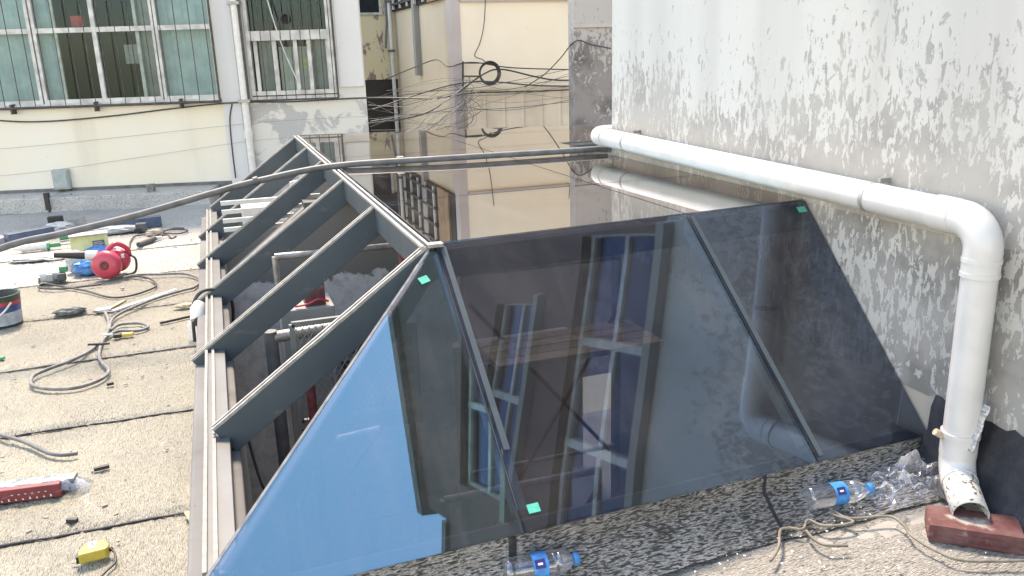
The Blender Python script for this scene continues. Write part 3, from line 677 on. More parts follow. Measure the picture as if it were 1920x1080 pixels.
cable('facade_cable', [at_y(700, 205, 16.8), at_y(800, 172, 17.2), at_y(860, 157, 17.6), at_y(920, 153, 17.7), at_y(1000, 160, 17.7), at_y(1090, 162, 17.6)], 0.009, 'cable', 'black cable sagging across the beige facade below the trunk cable')
cable('facade_cable', [at_y(820, 185, 17.3), at_y(880, 175, 17.65), at_y(950, 172, 17.68), at_y(1030, 170, 17.68), at_y(1090, 167, 17.6)], 0.009, 'cable', 'lowest black cable along the top of the corrugated fence')
cable('facade_cable', [at_y(720, 150, 23.5), at_y(780, 125, 20), at_y(818, 112, 19), at_y(840, 125, 18), at_y(870, 118, 17.8), at_y(900, 118, 17.7), at_y(960, 127, 17.7), at_y(1085, 131, 17.6)], 0.008, 'cable', 'dark cable looping from the alley side wall along the beige facade')
cable('facade_wire', [at_y(911, -30, 17.9), at_y(908, 40, 17.9), at_y(900, 80, 17.9), at_y(890, 104, 17.9), at_y(905, 112, 17.85), at_y(916, 122, 17.8)], 0.006, 'cable', 'thin black wire dropping down the beige facade to the cable coil')
cable('facade_wire', [at_y(1062, -30, 17.9), at_y(1068, 20, 17.9), at_y(1075, 45, 17.8), at_y(1079, 76, 14)], 0.006, 'cable', 'thin black wire hanging by the right edge of the beige facade')
cable('facade_wire', [at_y(985, 163, 17.6), at_y(1020, 140, 16), at_y(1050, 110, 14.5), at_y(1079, 77, 13.4), at_y(1110, 84, 13.42), at_y(1146, 91, 13.42)], 0.007, 'cable', 'dark wire slanting up from the facade to the mottled pillar')
cable('facade_wire', [at_y(862, 195, 17.6), at_y(900, 205, 17.55), at_y(960, 206, 17.5), at_y(1030, 195, 17.5), at_y(1090, 182, 17.5)], 0.004, 'cable_grey', 'thin wire sagging in front of the corrugated fence')
lp = MB(); c0 = at_y(917, 137, 17.62)
for j in range(3):
    r = 0.125 + 0.012*j
    pts = [c0 + Vector((r*math.cos(t), -0.02*j, r*math.sin(t)*1.02)) for t in np.linspace(0, 2*math.pi, 25)]
    lp.tube(pts, 0.009, 6, caps=False)
tag(lp.build('cable_coil', 'cable'), 'coil of black cable hung on the beige facade', 'cable coil')
br = thing('wire_bracket', 'small angle-iron bracket carrying wires at the corner of the beige facade', 'bracket', at_y(868, 160, 17.9))
MB().bar(at_y(868, 115, 17.85), at_y(868, 165, 17.85), 0.02, 0.02).build('post', 'bar_dark', br)
for y in (118, 143): MB().bar(at_y(868, y, 17.85), at_y(898, y, 17.85), 0.02, 0.02).build('arm', 'bar_dark', br)
lp = MB()
for j in range(2): lp.tube(smooth_path([at_y(1090 + 6*j, 78, 13.4), at_y(1091 + 5*j, 105, 13.4), at_y(1097 + 4*j, 112, 13.4), at_y(1103, 95, 13.4), at_y(1100, 80, 13.4)], 5), 0.004, 5)
tag(lp.build('wire_loop', 'cable_grey'), 'little loops of loose wire on the mottled pillar', 'wire')

# ------------------------------------------------------------------ skylight
PB = Vector((-0.33, 2.86, -1.945)); QB = Vector((3.565, 3.25, -2.137))       # lower edge of the front glazing, units
def UV(v): return U(v[0], v[1], v[2])
def low(t): return PB.lerp(QB, t)
AT = Vector((1.03, 4.28, -0.99)); CT = Vector((3.565, 4.43, -0.99))
T1, T2 = 0.356, 0.789
kb = thing('skylight_kerb', 'low kerb wrapped in worn black and silver membrane under the glazing', 'kerb', U(1.6, 3.1, -2.35))
def kerb_face(t0, t1, mat):
    n = int(abs(t1-t0)*330) + 2; m = 22; P = np.zeros((m, n, 3))
    for i in range(n):
        b = low(t0 + (t1-t0)*i/(n-1)) + Vector((0, 0.03, -0.02))
        for j in range(m):
            k = j/(m-1); q = Vector((b.x, b.y - 0.18*max(0, (k-0.35)/0.65)**1.3, b.z*(1-k) + -2.335*k)); P[j, i] = UV(q)
    x = P[:, :, 0]; z = P[:, :, 2]
    P[:, :, 1] -= 0.010*(vnoise(x*20, z*80, 5) + 0.5*vnoise(x*45, z*150, 6) - 0.7) + 0.012*(vnoise(x*3, z*5, 8) - 0.5)
    return grid_mesh(P, 'facing', mat, kb)
kerb_face(0.0, 0.338, 'membrane_kerb'); kerb_face(0.338, 0.348, 'bitumen'); kerb_face(0.348, 0.702, 'membrane_kerb')
kerb_face(0.702, 0.708, 'bitumen'); kerb_face(0.708, 1.0, 'membrane_kerb')
mb = MB(); mb.hexa([U(-0.37, 2.92, -2.35), U(-0.08, 2.95, -2.35), U(-0.08, 11.6, -2.35), U(-0.37, 11.6, -2.35), U(-0.325, 2.92, -1.98), U(-0.08, 2.95, -1.98), U(-0.08, 11.6, -1.98), U(-0.325, 11.6, -1.98)])
mb.build('side_kerb', 'kerb_paint', kb, 0.01)
mb = MB(); a0 = low(0.03) + Vector((0, .05, -.04)); a1 = low(1.0) + Vector((0, .05, -.04))
mb.hexa([UV((a0.x, a0.y, -2.5)), UV((a1.x, a1.y, -2.5)), UV((a1.x, a1.y + .12, -2.5)), UV((a0.x, a0.y + .12, -2.5)), UV(a0), UV(a1), UV((a1.x, a1.y + .12, a1.z)), UV((a0.x, a0.y + .12, a0.z))]).build('core', 'concrete_dark', kb)

sk = thing('skylight', 'hipped steel skylight with dark mirror glass and unglazed left bays', 'skylight', U(1.6, 6, -2.0))
YK = [4.28 + 1.445*k for k in range(6)]
rd = Vector((-1.2, 0, -0.85)).normalized(); ru = Vector((-rd.z, 0, rd.x)); ru = -ru if ru.z < 0 else ru
def rails(a, b, up, parent, jit=0.0, mat='gasket'):
    d = (b-a); n = 14
    for s_ in (-0.021, 0.021):
        side = d.normalized().cross(up).normalized()
        pts = [a + d*(i/n) + side*(s_*S + random.uniform(-1, 1)*jit) + up*(0.006*S + random.uniform(-.3, .6)*jit) for i in range(n+1)]
        m = MB()
        for p, q_ in zip(pts[:-1], pts[1:]): m.bar(p, q_, 0.017*S, 0.016*S, up)
        m.build('gasket_rail', mat, parent)
for k, y in enumerate(YK):
    top = U(0.99, y, -1.0); foot = U(-0.20, y, -1.85)
    if 1 <= k <= 4: foot = U(-0.34, y, -1.949)
    r = MB().bar(top, foot, 0.062*S, 0.17*S, ru, 0, -0.085*S).build('rafter', 'slate_metal', sk, 0.0015, 1)
    rails(top, foot, ru, r, 0.0006 if k else 0.0016)
    MB().bar(top, foot, 0.022*S, 0.004*S, ru, 0, 0.003*S).build('slot', 'slot', r)
rg = MB().bar(U(1.0, 4.26, -1.0), U(1.0, 11.53, -1.0), 0.064*S, 0.17*S, (0, 0, 1), 0, -0.088*S).build('ridge_beam', 'slate_metal', sk)
rails(U(0.985, 4.25, -1.0), U(0.985, 11.53, -1.0), Vector((0, 0, 1)), rg, 0.0006)
bm_ = MB().box(U(-0.238, 2.99, -1.978), U(-0.125, 11.55, -1.895)).build('eaves_beam', 'pale_metal', sk, 0.002, 1)
rails(U(-0.222, 3.0, -1.890), U(-0.222, 11.55, -1.890), Vector((0, 0, 1)), bm_, 0.0012, 'gasket_dimmed')
MB().bar(U(1.0, 4.27, -1.03), UV(low(0.012) + Vector((0, 0.03, -0.03))), 0.05*S, 0.12*S, (0, 0, 1), 0, -0.06*S).build('hip_bar', 'slate_metal', sk)
MB().bar(U(1.0, 4.33, -1.02), U(3.56, 4.48, -1.02), 0.07*S, 0.16*S, (0, 0, 1), 0, -0.09*S).build('head_beam', 'slate_metal', sk)
MB().bar(UV(low(0.02) + Vector((0, .10, -.035))), UV(low(0.998) + Vector((0, .10, -.035))), 0.08*S, 0.12*S, (0, 0, 1), 0, -0.055*S).build('foot_beam', 'slate_metal', sk)
MB().bar(U(2.65, 4.5, -1.02), U(2.65, 11.2, -1.02), 0.05*S, 0.10*S, (0, 0, 1), 0, -0.06*S).build('purlin', 'slate_metal', sk)
for y in YK[1:5]:
    MB().bar(U(1.04, y, -1.02), U(2.62, y, -1.02), 0.05*S, 0.10*S, (0, 0, 1), 0, -0.06*S).build('purlin', 'slate_metal', sk)
    MB().bar(U(2.68, y, -1.02), U(3.56 if y < 7.4 else 4.4, y, -1.02), 0.05*S, 0.10*S, (0, 0, 1), 0, -0.06*S).build('purlin', 'slate_metal', sk)
def pane(c, name='glass_pane', n=8, label=None, mat='coated_glass'):     # corners in units: a (0,0), b (1,0), c (1,1), d (0,1)
    a, b, cc, d = [Vector(v) for v in c]
    P = np.zeros((n+1, n+1, 3))
    for i in range(n+1):
        for j in range(n+1):
            u, v = i/n, j/n
            P[i, j] = UV(a*(1-u)*(1-v) + b*u*(1-v) + cc*u*v + d*(1-u)*v)
    top = [[Vector(P[i, j]) for j in range(n+1)] for i in range(n+1)]
    nr = (UV(b) - UV(a)).cross(UV(d) - UV(a)).normalized()
    if nr.z < 0: nr = -nr
    m = MB(); k = n + 1
    fs = [(i*k + j, (i+1)*k + j, (i+1)*k + j + 1, i*k + j + 1) for i in range(n) for j in range(n)]
    m.add([v for r in top for v in r], fs, True); m.add([v - nr*0.008 for r in top for v in r], [f[::-1] for f in fs], True)
    ring = [top[i][0] for i in range(n)] + [top[n][j] for j in range(n)] + [top[i][n] for i in range(n, 0, -1)] + [top[0][j] for j in range(n, 0, -1)]
    q_ = len(ring); m.add(ring + [v - nr*0.008 for v in ring], [(i, i + q_, (i+1) % q_ + q_, (i+1) % q_) for i in range(q_)])
    me = bpy.data.meshes.new(name); me.from_pydata(m.v, [], m.f); me.polygons.foreach_set('use_smooth', m.sm); me.update()
    o = bpy.data.objects.new(name, me); col.objects.link(o); me.materials.append(MAT[mat]); adopt(o, sk)
    if me.polygons[0].normal.z < 0: me.flip_normals()
    if label: o['label'] = label
    return o
g = 0.006
J1t, J1b = Vector((1.045, 4.281, -0.99)), low(T1); J2t, J2b = Vector((2.645, 4.376, -0.99)), low(T2)
gx = Vector((g, 0, 0))
mb = MB(); nrm = (UV(J1b) - UV(low(0))).cross(UV(AT) - UV(low(0))).normalized()
if nrm.z < 0: nrm = -nrm
tri = [UV(low(0.0)), UV(J1b - gx), UV(J1t - gx), UV(AT - gx*2)]
f1 = MB().add([v for v in tri] + [v - nrm*0.008 for v in tri], [(0, 1, 2, 3), (7, 6, 5, 4), (0, 4, 5, 1), (1, 5, 6, 2), (2, 6, 7, 3), (3, 7, 4, 0)]).build('glass_pane', 'coated_glass', sk)
f1['label'] = 'triangular front pane mirroring blue sky'
f2 = pane([J1b + gx, J2b - gx, J2t - gx, J1t + gx], mat='coated_glass_mid')
f3 = pane([J2b + gx, QB, CT, J2t + gx], mat='coated_glass_dark')
for (a, b) in ((J1t, J1b), (J2t, J2b)):
    d = (UV(b) - UV(a)).normalized(); up = Vector((0, -0.7, 0.7))
    MB().bar(UV(a) - nrm*0.012, UV(b) - nrm*0.012, 0.010*S, 0.004, nrm).build('sealant_joint', 'sealant', sk)
    MB().bar(UV(a) + d*0.01, UV(a).lerp(UV(b), 0.93), 0.056*S, 0.07*S, nrm, -0.03*S, -0.062*S).build('glazing_bar', 'bar_slate', sk)
for (a, b, t1) in ((J1t, J1b, 0.76), (J2t, J2b, 0.985)):
    A_ = UV(a); B_ = UV(b); MB().bar(A_.lerp(B_, 0.012), A_.lerp(B_, t1), 0.030*S, 0.004, nrm, -0.034*S, 0.004).build('bar_overlay', 'slate_metal', sk)  # added outside the glass so the dim bar beneath reads lighter
# edge trim along the hip and the corner fitting
MB().bar(UV(AT) + Vector((-0.006, 0, -0.004)), UV(low(0)) + Vector((-0.006, 0, -0.004)), 0.007, 0.012, nrm).build('edge_seal', 'steel', sk)
MB().box(U(0.99, 4.24, -1.0), U(1.08, 4.30, -0.978)).build('corner_bracket', 'steel', sk, 0.002)
def back_y(x): return 11.56 - 0.272*(x - 1.0)
zt = -0.985
for i in range(5):
    y0 = (4.30 if i == 0 else YK[i] + g); y1 = YK[i+1] - g
    for (x0, x1) in ((1.04, 2.65 - g), (2.65 + g, None)):
        xa = xb = x1
        if x1 is None:
            xa, xb = ((WX - 0.01,)*2 if i < 2 else (4.70, 4.70))
        ya = y0 + (0.058*(x0-1.0) if i == 0 else 0); yb = y0 + (0.058*(xa-1.0) if i == 0 else 0)
        yc, yd = (y1, y1) if i < 4 else (back_y(xb), back_y(x0))
        if i == 2 and x1 is None: xa = xb = WX - 0.01; 
        pane([(x0, ya, zt), (xa, yb, zt), (xb, yc, zt), (x0, yd, zt)], n=1)
    if i == 2: pass
    if i:
        MB().box(U(1.04, YK[i] - g, zt - 0.016), U(3.56 if i < 3 else 4.68, YK[i] + g, zt - 0.009)).build('sealant_joint', 'sealant', sk)
MB().box(U(2.65 - g, 4.40, zt - 0.030), U(2.65 + g, 11.1, zt - 0.017)).build('sealant_joint', 'sealant', sk)
# green protection stickers
for (p, pn, w_, h_, lab) in (((795, 525), f1, .034, .026, 'x'), ((1000, 953), f2, .036, .026, 'y'), ((1503, 393), f3, .040, .026, 'z')):
    me = pn.data; r = Vector(ray(*p)); best = None
    vs = [v.co for v in me.vertices]
    for f in me.polygons:
        vv = [vs[i] for i in f.vertices]; nn = f.normal; dd = r.dot(nn)
        if abs(dd) < 1e-6 or nn.dot(nrm) < 0.9: continue
        t = (vv[0] - cam.location).dot(nn)/dd; h = cam.location + r*t; c = sum(vv, Vector())/len(vv)
        if best is None or (h-c).length < best[0]: best = ((h-c).length, h, nn.copy())
    _, h, nn = best
    M = frame(h + nn*0.001, nn, Vector((1, 0.5 if lab == 'x' else 0.08, 0)))
    MB().box((-w_/2, -h_/2, 0), (w_/2, h_/2, 0.0015), M).build('green_sticker', 'tape_green', pn)

# grey conduit lying over the ridge
pts = [U(3.62, 7.50, -0.945), U(3.0, 7.52, -0.945), U(2.0, 7.60, -0.943), U(0.98, 7.76, -0.960), at_y(480, 340, 7.74), at_y(395, 363, 7.72), at_y(250, 405, 7.7), at_y(120, 437, 7.7), at_y(0, 466, 7.7), U(-2.6, 7.7, -1.72), U(-4.5, 7.7, -2.31)]
cd = thing('conduit', 'long grey conduit lying across the skylight ridge to the white drainpipe', 'conduit', pts[-1])
MB().tube(smooth_path(pts, 8), 0.029*S, 12).build('tube', 'conduit', cd)
a = at_y(480, 339, 7.74); MB().tube([a + Vector((-.012, 0, -.003)), a + Vector((.012, 0, .003))], 0.039*S, 12).build('joint', 'pale_metal', cd)
a = at_y(750, 300, 7.69); MB().tube([a + Vector((-.02, 0, -.001)), a + Vector((.02, 0, .001))], 0.036*S, 12).build('joint', 'pale_metal', cd)

# ------------------------------------------------------------------ white PVC drainpipe
pv = thing('drainpipe', 'white PVC drainpipe along the flaking wall turning down to an open outlet', 'drainpipe', U(3.43, 2.95, -2.3))
r_ = 0.084*S; XP = 3.455
def P_(y, z, x=XP): return U(x, y, z)
def elbow(c, a, b, R, n=9):   # points of a bend at corner c, arriving along -a and leaving along b
    c, a, b = Vector(c), Vector(a).normalized(), Vector(b).normalized()
    ang = a.angle(b); t = R*math.tan(ang/2)
    p0 = c - a*t; p1 = c + b*t; ctr = p0 + (b - a*(a.dot(b))).normalized()*R
    out = []
    for i in range(n+1):
        th = ang*i/n
        out.append(ctr + (p0-ctr)*math.cos(th) + a*(R*math.sin(th)))
    return out
farY, nearY, zf, zn = 7.42, 2.96, -0.80, -0.865
cA = P_(farY, zf); cB = P_(nearY, zn); down = Vector((0, 0.004, -1)); fwd = (cB - cA).normalized()
el = elbow(cB, fwd, down, 0.14*S)
MB().tube([cA + fwd*0.06, cA + fwd*0.5, cA + fwd*1.5, el[0] - fwd*0.08], r_, 24).build('horizontal_pipe', 'pvc', pv)
MB().tube([el[0] - fwd*0.10, el[0] - fwd*0.015], r_*1.09, 24).build('elbow_socket', 'pvc', pv, 0.003)
MB().tube([el[0] - fwd*0.03, *el, el[-1] + down*0.02], r_*1.06, 24).build('elbow', 'pvc', pv)
zb = -2.02; lowp = P_(2.955, zb)
MB().tube([el[-1] + down*0.015, lowp], r_, 24).build('vertical_pipe', 'pvc', pv)
for zz, w_ in ((0.0, 0.014), (0.045, 0.014)):
    p = el[-1] + down*(0.02 + zz); MB().tube([p, p + down*w_], r_*1.10, 24).build('collar', 'pvc', pv, 0.002)
MB().tube([el[-1] + down*0.02, el[-1] + down*0.075], r_*1.055, 24).build('elbow_socket', 'pvc', pv)
MB().tube([lowp + Vector((0, 0, .03)), lowp + Vector((0, 0, -.045))], r_*1.07, 24).build('collar', 'pvc', pv, 0.003)
MB().tube([lowp + Vector((0, 0, .036)), lowp + Vector((0, 0, .020))], r_*1.13, 24).build('collar', 'pvc', pv, 0.002)
out = Vector((-0.55, -0.80, -0.17)).normalized(); bend = lowp + Vector((0, 0, -0.105))
e2 = elbow(bend, (0, 0, -1), out, 0.07)
MB().tube([lowp + Vector((0, 0, -.03)), *e2, e2[-1] + out*0.01], r_*1.04, 24).build('elbow', 'pvc', pv)
m_ = MB(); a = e2[-1]; b = a + out*0.16
M = frame(a, out, (1, 0, 0)); L_ = 0.16
m_.lathe([(r_*0.99, 0), (r_*0.99, L_*0.5), (r_*0.99, L_), (r_*0.93, L_), (r_*0.93, L_*0.5), (r_*0.93, -0.05)], M, 28, True, False)
m_.build('outlet', 'pvc_scuffed', pv)
m_ = MB(); fe = elbow(cA, Vector((-1, 0, 0)), fwd, 0.14*S)
MB().tube([fe[0] + Vector((0.22, 0, 0)), *fe, fe[-1] + fwd*0.05], r_*1.05, 24).build('elbow', 'pvc', pv)
MB().tube([fe[-1] + fwd*0.03, fe[-1] + fwd*0.075], r_*1.09, 24).build('elbow_socket', 'pvc', pv, 0.003)
for t in (0.155, 0.825):
    p = cA.lerp(cB, t)
    c_ = MB().tube([p, p + fwd*0.018], r_*1.03, 24).build('pipe_clamp', 'clamp_grey', pv)
    MB().box(p + Vector((0.03, -0.012, r_ - 0.004)), p + Vector((0.085, 0.004, r_ + 0.012))).build('bolt', 'steel', c_)
MB().tube([lowp + Vector((-r_*1.0, 0.02, 0.02)), lowp + Vector((-r_*1.45, 0.03, 0.035))], 0.012, 8).build('bolt', 'tan_scrap', pv)

# ------------------------------------------------------------------ things inside the light well
def rod(a, b, r, mat, name, parent): return MB().tube([a, b], r, 10).build(name, mat, parent)
def scaffold(name, label, y, x0, x1, zt_, zb_, mids, braces, group=None):
    t = thing(name, label, 'scaffold', U((x0+x1)/2, y, zb_), group)
    for x in (x0, x1): rod(U(x, y, zb_), U(x, y, zt_), 0.016, 'steel', 'post', t)
    rod(U(x0, y - .005, zt_), U(x1, y - .005, zt_ - 0.01), 0.018, 'steel', 'ledger', t)
    for z in mids: rod(U(x0, y + .03, z), U(x1, y + .03, z), 0.014, 'steel', 'ledger', t)
    for (xa, za, xb, zb2) in braces: rod(U(xa, y - .04, za), U(xb, y - .04, zb2), 0.011, 'red_rust', 'brace', t)
    return t
t = scaffold('scaffold', 'steel tube scaffold frame with a red corner under the open rafters', 7.0, 0.33, 1.40, -1.58, -6.38, [-2.9, -4.2], [(0.33, -4.2, 1.4, -2.9)])
rod(U(1.40, 6.99, -1.75), U(1.40, 6.99, -1.56), 0.021, 'red_rust', 'corner_sleeve', t)
scaffold('scaffold', 'tall scaffold frame with diagonal braces behind the middle front pane', 6.4, 1.75, 3.2, -1.75, -6.38, [-2.6, -3.6, -4.6], [(1.75, -4.4, 3.2, -2.2), (1.8, -2.0, 3.1, -3.6)])
scaffold('scaffold', 'lower scaffold frame close behind the front glazing', 4.9, 1.15, 2.3, -2.9, -6.38, [-3.7], [(1.15, -4.6, 2.3, -3.0)])
t = thing('scaffold_platform', 'plank platform on the scaffold behind the middle front pane', 'platform', U(2.5, 6.2, -2.35))
for i in range(4): MB().box(U(1.85, 5.75 + i*0.16, -2.40), U(3.3, 5.895 + i*0.16, -2.35)).build('plank', 'wood', t)
pr = thing('pipe_rail', 'short thick steel tube rail standing under the nearest open bay', 'pipe', U(0.3, 5.9, -6.38))
rod(U(0.21, 5.9, -1.92), U(0.95, 5.93, -1.90), 0.027, 'steel', 'rail', pr); rod(U(0.19, 5.9, -6.38), U(0.19, 5.9, -1.87), 0.03, 'conduit', 'post', pr)
rod(U(0.40, 5.5, -6.38), U(0.40, 5.5, -2.1), 0.02, 'red_rust', 'post', pr); rod(U(0.33, 5.48, -2.62), U(0.85, 5.48, -2.58), 0.024, 'steel', 'rail', pr)
cb = thing('concrete_pier', 'grey concrete pier with a broken brick on top inside the well', 'pier', U(0.5, 6.6, -6.38))
MB().box(U(0.30, 6.45, -6.38), U(0.72, 6.85, -1.90)).build('shaft', 'concrete', cb, 0.006)
bk = MB().box(U(0.50, 6.5, -1.895), U(0.66, 6.68, -1.72)).build('broken_brick', 'brick_red'); tag(bk, 'broken brick end lying on the concrete pier inside the well', 'brick')
cable('red_rope', [U(0.42, 6.48, -1.88), U(0.52, 6.46, -1.865), U(0.60, 6.47, -1.84), U(0.68, 6.49, -1.87)], 0.006, 'blower_red', 'short red cord lying on the concrete pier inside the well', 'cord')
# wire mesh guard
cg = thing('mesh_guard', 'steel mesh guard panel standing inside the well behind the hip', 'mesh panel', U(0.6, 5.7, -2.6))
x0, x1, z0, z1, yy = 0.33, 1.05, -2.52, -1.78, 5.7
for a, b in (((x0, z0), (x0, z1)), ((x1, z0), (x1, z1)), ((x0, z1), (x1, z1)), ((x0, z0), (x1, z0))):
    MB().bar(U(a[0], yy, a[1]), U(b[0], yy, b[1]), 0.022, 0.022, (0, 1, 0)).build('frame_bar', 'aluminium', cg)
ms = MB(); n = 20
for i in range(-n, n):
    for sg in (1, -1):
        xa = x0 + i*0.045; pts = []
        a = Vector((xa, z0)) if sg > 0 else Vector((xa, z1)); ln = (z1-z0)
        ta = max(0.0, (x0-xa)); tb = min(ln*0.62, x1 - xa)
        if tb <= ta: continue
        p0 = (xa + ta, (z0 + ta/0.62) if sg > 0 else (z1 - ta/0.62)); p1 = (xa + tb, (z0 + tb/0.62) if sg > 0 else (z1 - tb/0.62))
        ms.tube([U(p0[0], yy + 0.003*sg, p0[1]), U(p1[0], yy + 0.003*sg, p1[1])], 0.0022, 4)
stuff(ms.build('mesh', 'aluminium', cg))
ac = thing('condenser_unit', 'dark grey condenser unit behind the mesh guard', 'air conditioner', U(0.9, 6.1, -2.8))
MB().box(U(0.62, 5.85, -2.75), U(1.25, 6.25, -1.93)).build('casing', 'conduit', ac, 0.006)
for i in range(6): MB().box(U(0.66, 5.835, -2.68 + i*0.115), U(1.2, 5.848, -2.62 + i*0.115)).build('louvre', 'black', ac)
du = thing('white_duct', 'white sheet-metal duct seen through the far open bays', 'duct', U(0.7, 9.8, -2))
MB().box(U(0.15, 9.2, -1.75), U(0.95, 9.5, -1.52)).build('box', 'white_plastic', du)
for i in range(4): MB().box(U(-0.05, 8.7, -1.66 + i*0.09), U(0.93, 8.74, -1.62 + i*0.09)).build('slat', 'white_plastic', du)
ob = thing('white_board', 'white board leaning upright beneath the second rafter from the back', 'board', U(0.5, 10.6, -1.9))
MB().hexa([U(0.35, 10.7, -2.0), U(0.85, 10.7, -2.0), U(0.85, 10.74, -2.0), U(0.35, 10.74, -2.0), U(0.42, 10.7, -1.62), U(0.92, 10.7, -1.26), U(0.92, 10.74, -1.26), U(0.42, 10.74, -1.62)]).build('panel', 'white_plastic', ob)
tag(MB().hexa([U(0.62, 9.0, -2.0), U(0.86, 9.0, -2.0), U(0.86, 9.04, -2.0), U(0.62, 9.04, -2.0), U(0.66, 9.0, -1.25), U(0.83, 9.0, -1.22), U(0.83, 9.04, -1.22), U(0.66, 9.04, -1.25)]).build('white_offcut', 'white_plastic'), 'small white offcut standing beneath the third rafter from the back', 'board')
cable('well_cable', [U(-0.05, 5.2, -2.3), U(0.02, 5.1, -2.7), U(0.18, 5.0, -2.85), U(0.3, 5.0, -2.6), U(0.3, 5.1, -2.3)], 0.006, 'cable', 'black cable loop hanging inside the well near the front hip')
cable('rafter_cable', [at(365, 640, 0.05), at_y(362, 575, 7.1), at_y(378, 547, 7.12), at_y(408, 543, 7.16), at_y(428, 552, 7.2), at_y(437, 580, 7.3), at_y(436, 640, 7.3)], 0.009, 'cable', 'black cable draped over the eaves beam at the third open bay')

# ------------------------------------------------------------------ seam beads of the deck
for i, y in enumerate(seams[1:8]):
    xs = np.linspace(-4.6, -0.345, 160); m = MB(); pts = []
    seed = 10*(i + 1)
    for x in xs:
        X = np.array([[x*S]]); w_ = 0.02*(vnoise(X*2.5, X*0 + seed, seed+5)-0.5) + 0.008*(vnoise(X*14, X*0, seed+6)-0.5)
        pts.append(Vector((x*S, y*S + float(w_[0, 0]) - 0.004, 0.009)))
    m.tube(pts, [random.uniform(0.003, 0.006)*(1 if i < 4 else 0.7) for _ in pts], 6)
    m.build('seam_bead', 'bitumen' if i < 3 else 'print_dark', deck)

# ------------------------------------------------------------------ things on the deck, left
MAT['clear_pet'] = MAT['film'].copy(); MAT['clear_pet'].name = 'clear_pet'
[n_ for n_ in MAT['clear_pet'].node_tree.nodes if n_.type == 'MATH' and n_.operation == 'ADD'][0].inputs[1].default_value = 0.28
def crumple(name, c, size, mat, seed, n=3, amp=0.35, parent=None, squash=None):
    bm = bmesh.new(); bmesh.ops.create_icosphere(bm, subdivisions=n, radius=1.0)
    rr = random.Random(seed); ph = [(rr.uniform(1.5, 5), rr.uniform(1.5, 5), rr.uniform(1.5, 5), rr.uniform(0, 6)) for _ in range(7)]
    for v in bm.verts:
        d = sum(abs(math.sin(a*v.co.x + b*v.co.y + e*v.co.z + p)) for a, b, e, p in ph)/7 - 0.6
        k = 1 + amp*d*2 + rr.uniform(-.04, .04); v.co = Vector((v.co.x*k*size[0], v.co.y*k*size[1], max(-1.0, v.co.z*k)*size[2])) + Vector(c)
    me = bpy.data.meshes.new(name); bm.to_mesh(me); bm.free(); o = bpy.data.objects.new(name, me); col.objects.link(o)
    me.materials.append(MAT[mat])
    if parent is not None: adopt(o, parent)
    return o
def fpath(pts, r): return [at(x, y, 0.022 + r + (z[0] if z else 0)) for (x, y, *z) in pts]
DZ = 0.02                     # top of the membrane
# blower
c = at(208, 520, DZ); bl = thing('leaf_blower', 'red electric hand blower with black nozzle lying on the deck', 'blower', c)
M = frame(c + Vector((-0.01, -0.02, 0.098)), (-0.25, -1, 0.12), (1, 0, 0))
body = MB().lathe([(0.03, 0.05), (0.075, 0.048), (0.096, 0.03), (0.100, 0.0), (0.096, -0.03), (0.075, -0.05), (0.03, -0.055)], M, 26).build('volute', 'blower_red', bl)
MB().lathe([(0.028, 0), (0.030, 0.008), (0.018, 0.010), (0.014, 0.004)], M @ Matrix.Translation((0, 0, 0.05)), 16).build('intake_hub', 'level_red', body)
M2 = frame(c + Vector((0.055, 0.085, 0.10)), (-0.25, -1, 0.12), (1, 0, 0))
MB().lathe([(0.03, 0.04), (0.07, 0.035), (0.082, 0.0), (0.07, -0.05), (0.04, -0.07)], M2, 22).build('motor_housing', 'blower_red', bl)
MB().tube(smooth_path([c + Vector((0.0, 0.02, 0.19)), c + Vector((0.06, 0.05, 0.225)), c + Vector((0.12, 0.08, 0.18)), c + Vector((0.13, 0.10, 0.12))], 5), 0.017, 10).build('handle', 'blower_red', bl)
n0 = c + Vector((-0.06, 0.0, 0.165)); nd = Vector((-1, 0.06, 0.11)).normalized()
MB().tube([n0, n0 + nd*0.075], [0.036, 0.031], 16).build('nozzle_collar', 'white_plastic', bl)
MB().tube([n0 + nd*0.07, n0 + nd*0.27], [0.030, 0.019], 16).build('nozzle', 'black', bl)
MB().tube(smooth_path([c + Vector((0.13, 0.09, 0.13)), c + Vector((0.17, 0.06, 0.10)), c + Vector((0.16, 0.02, 0.02)), c + Vector((0.10, -0.01, 0.006))], 6), 0.008, 8).build('cord', 'black', bl)
MB().box(c + Vector((0.085, 0.0, 0.13)), c + Vector((0.105, 0.02, 0.155))).build('switch', 'white_plastic', bl)
# bags beside it
c = at(165, 516, DZ); o = crumple('plastic_bag', c + Vector((0.03, 0.03, 0.055)), (0.12, 0.07, 0.06), 'blue_plastic', 3); tag(o, 'crumpled blue plastic bag lying under the blower nozzle', 'bag')
o = crumple('plastic_bag', at(145, 512, DZ) + Vector((0.0, 0.05, 0.075)), (0.07, 0.06, 0.08), 'bag_white', 5); tag(o, 'crumpled white plastic bag left of the blue bag', 'bag')
o = crumple('plastic_bag', at(178, 478, DZ) + Vector((0.03, 0.02, 0.03)), (0.11, 0.07, 0.035), 'blue_plastic', 9); tag(o, 'flat blue plastic bag behind the red blower', 'bag')
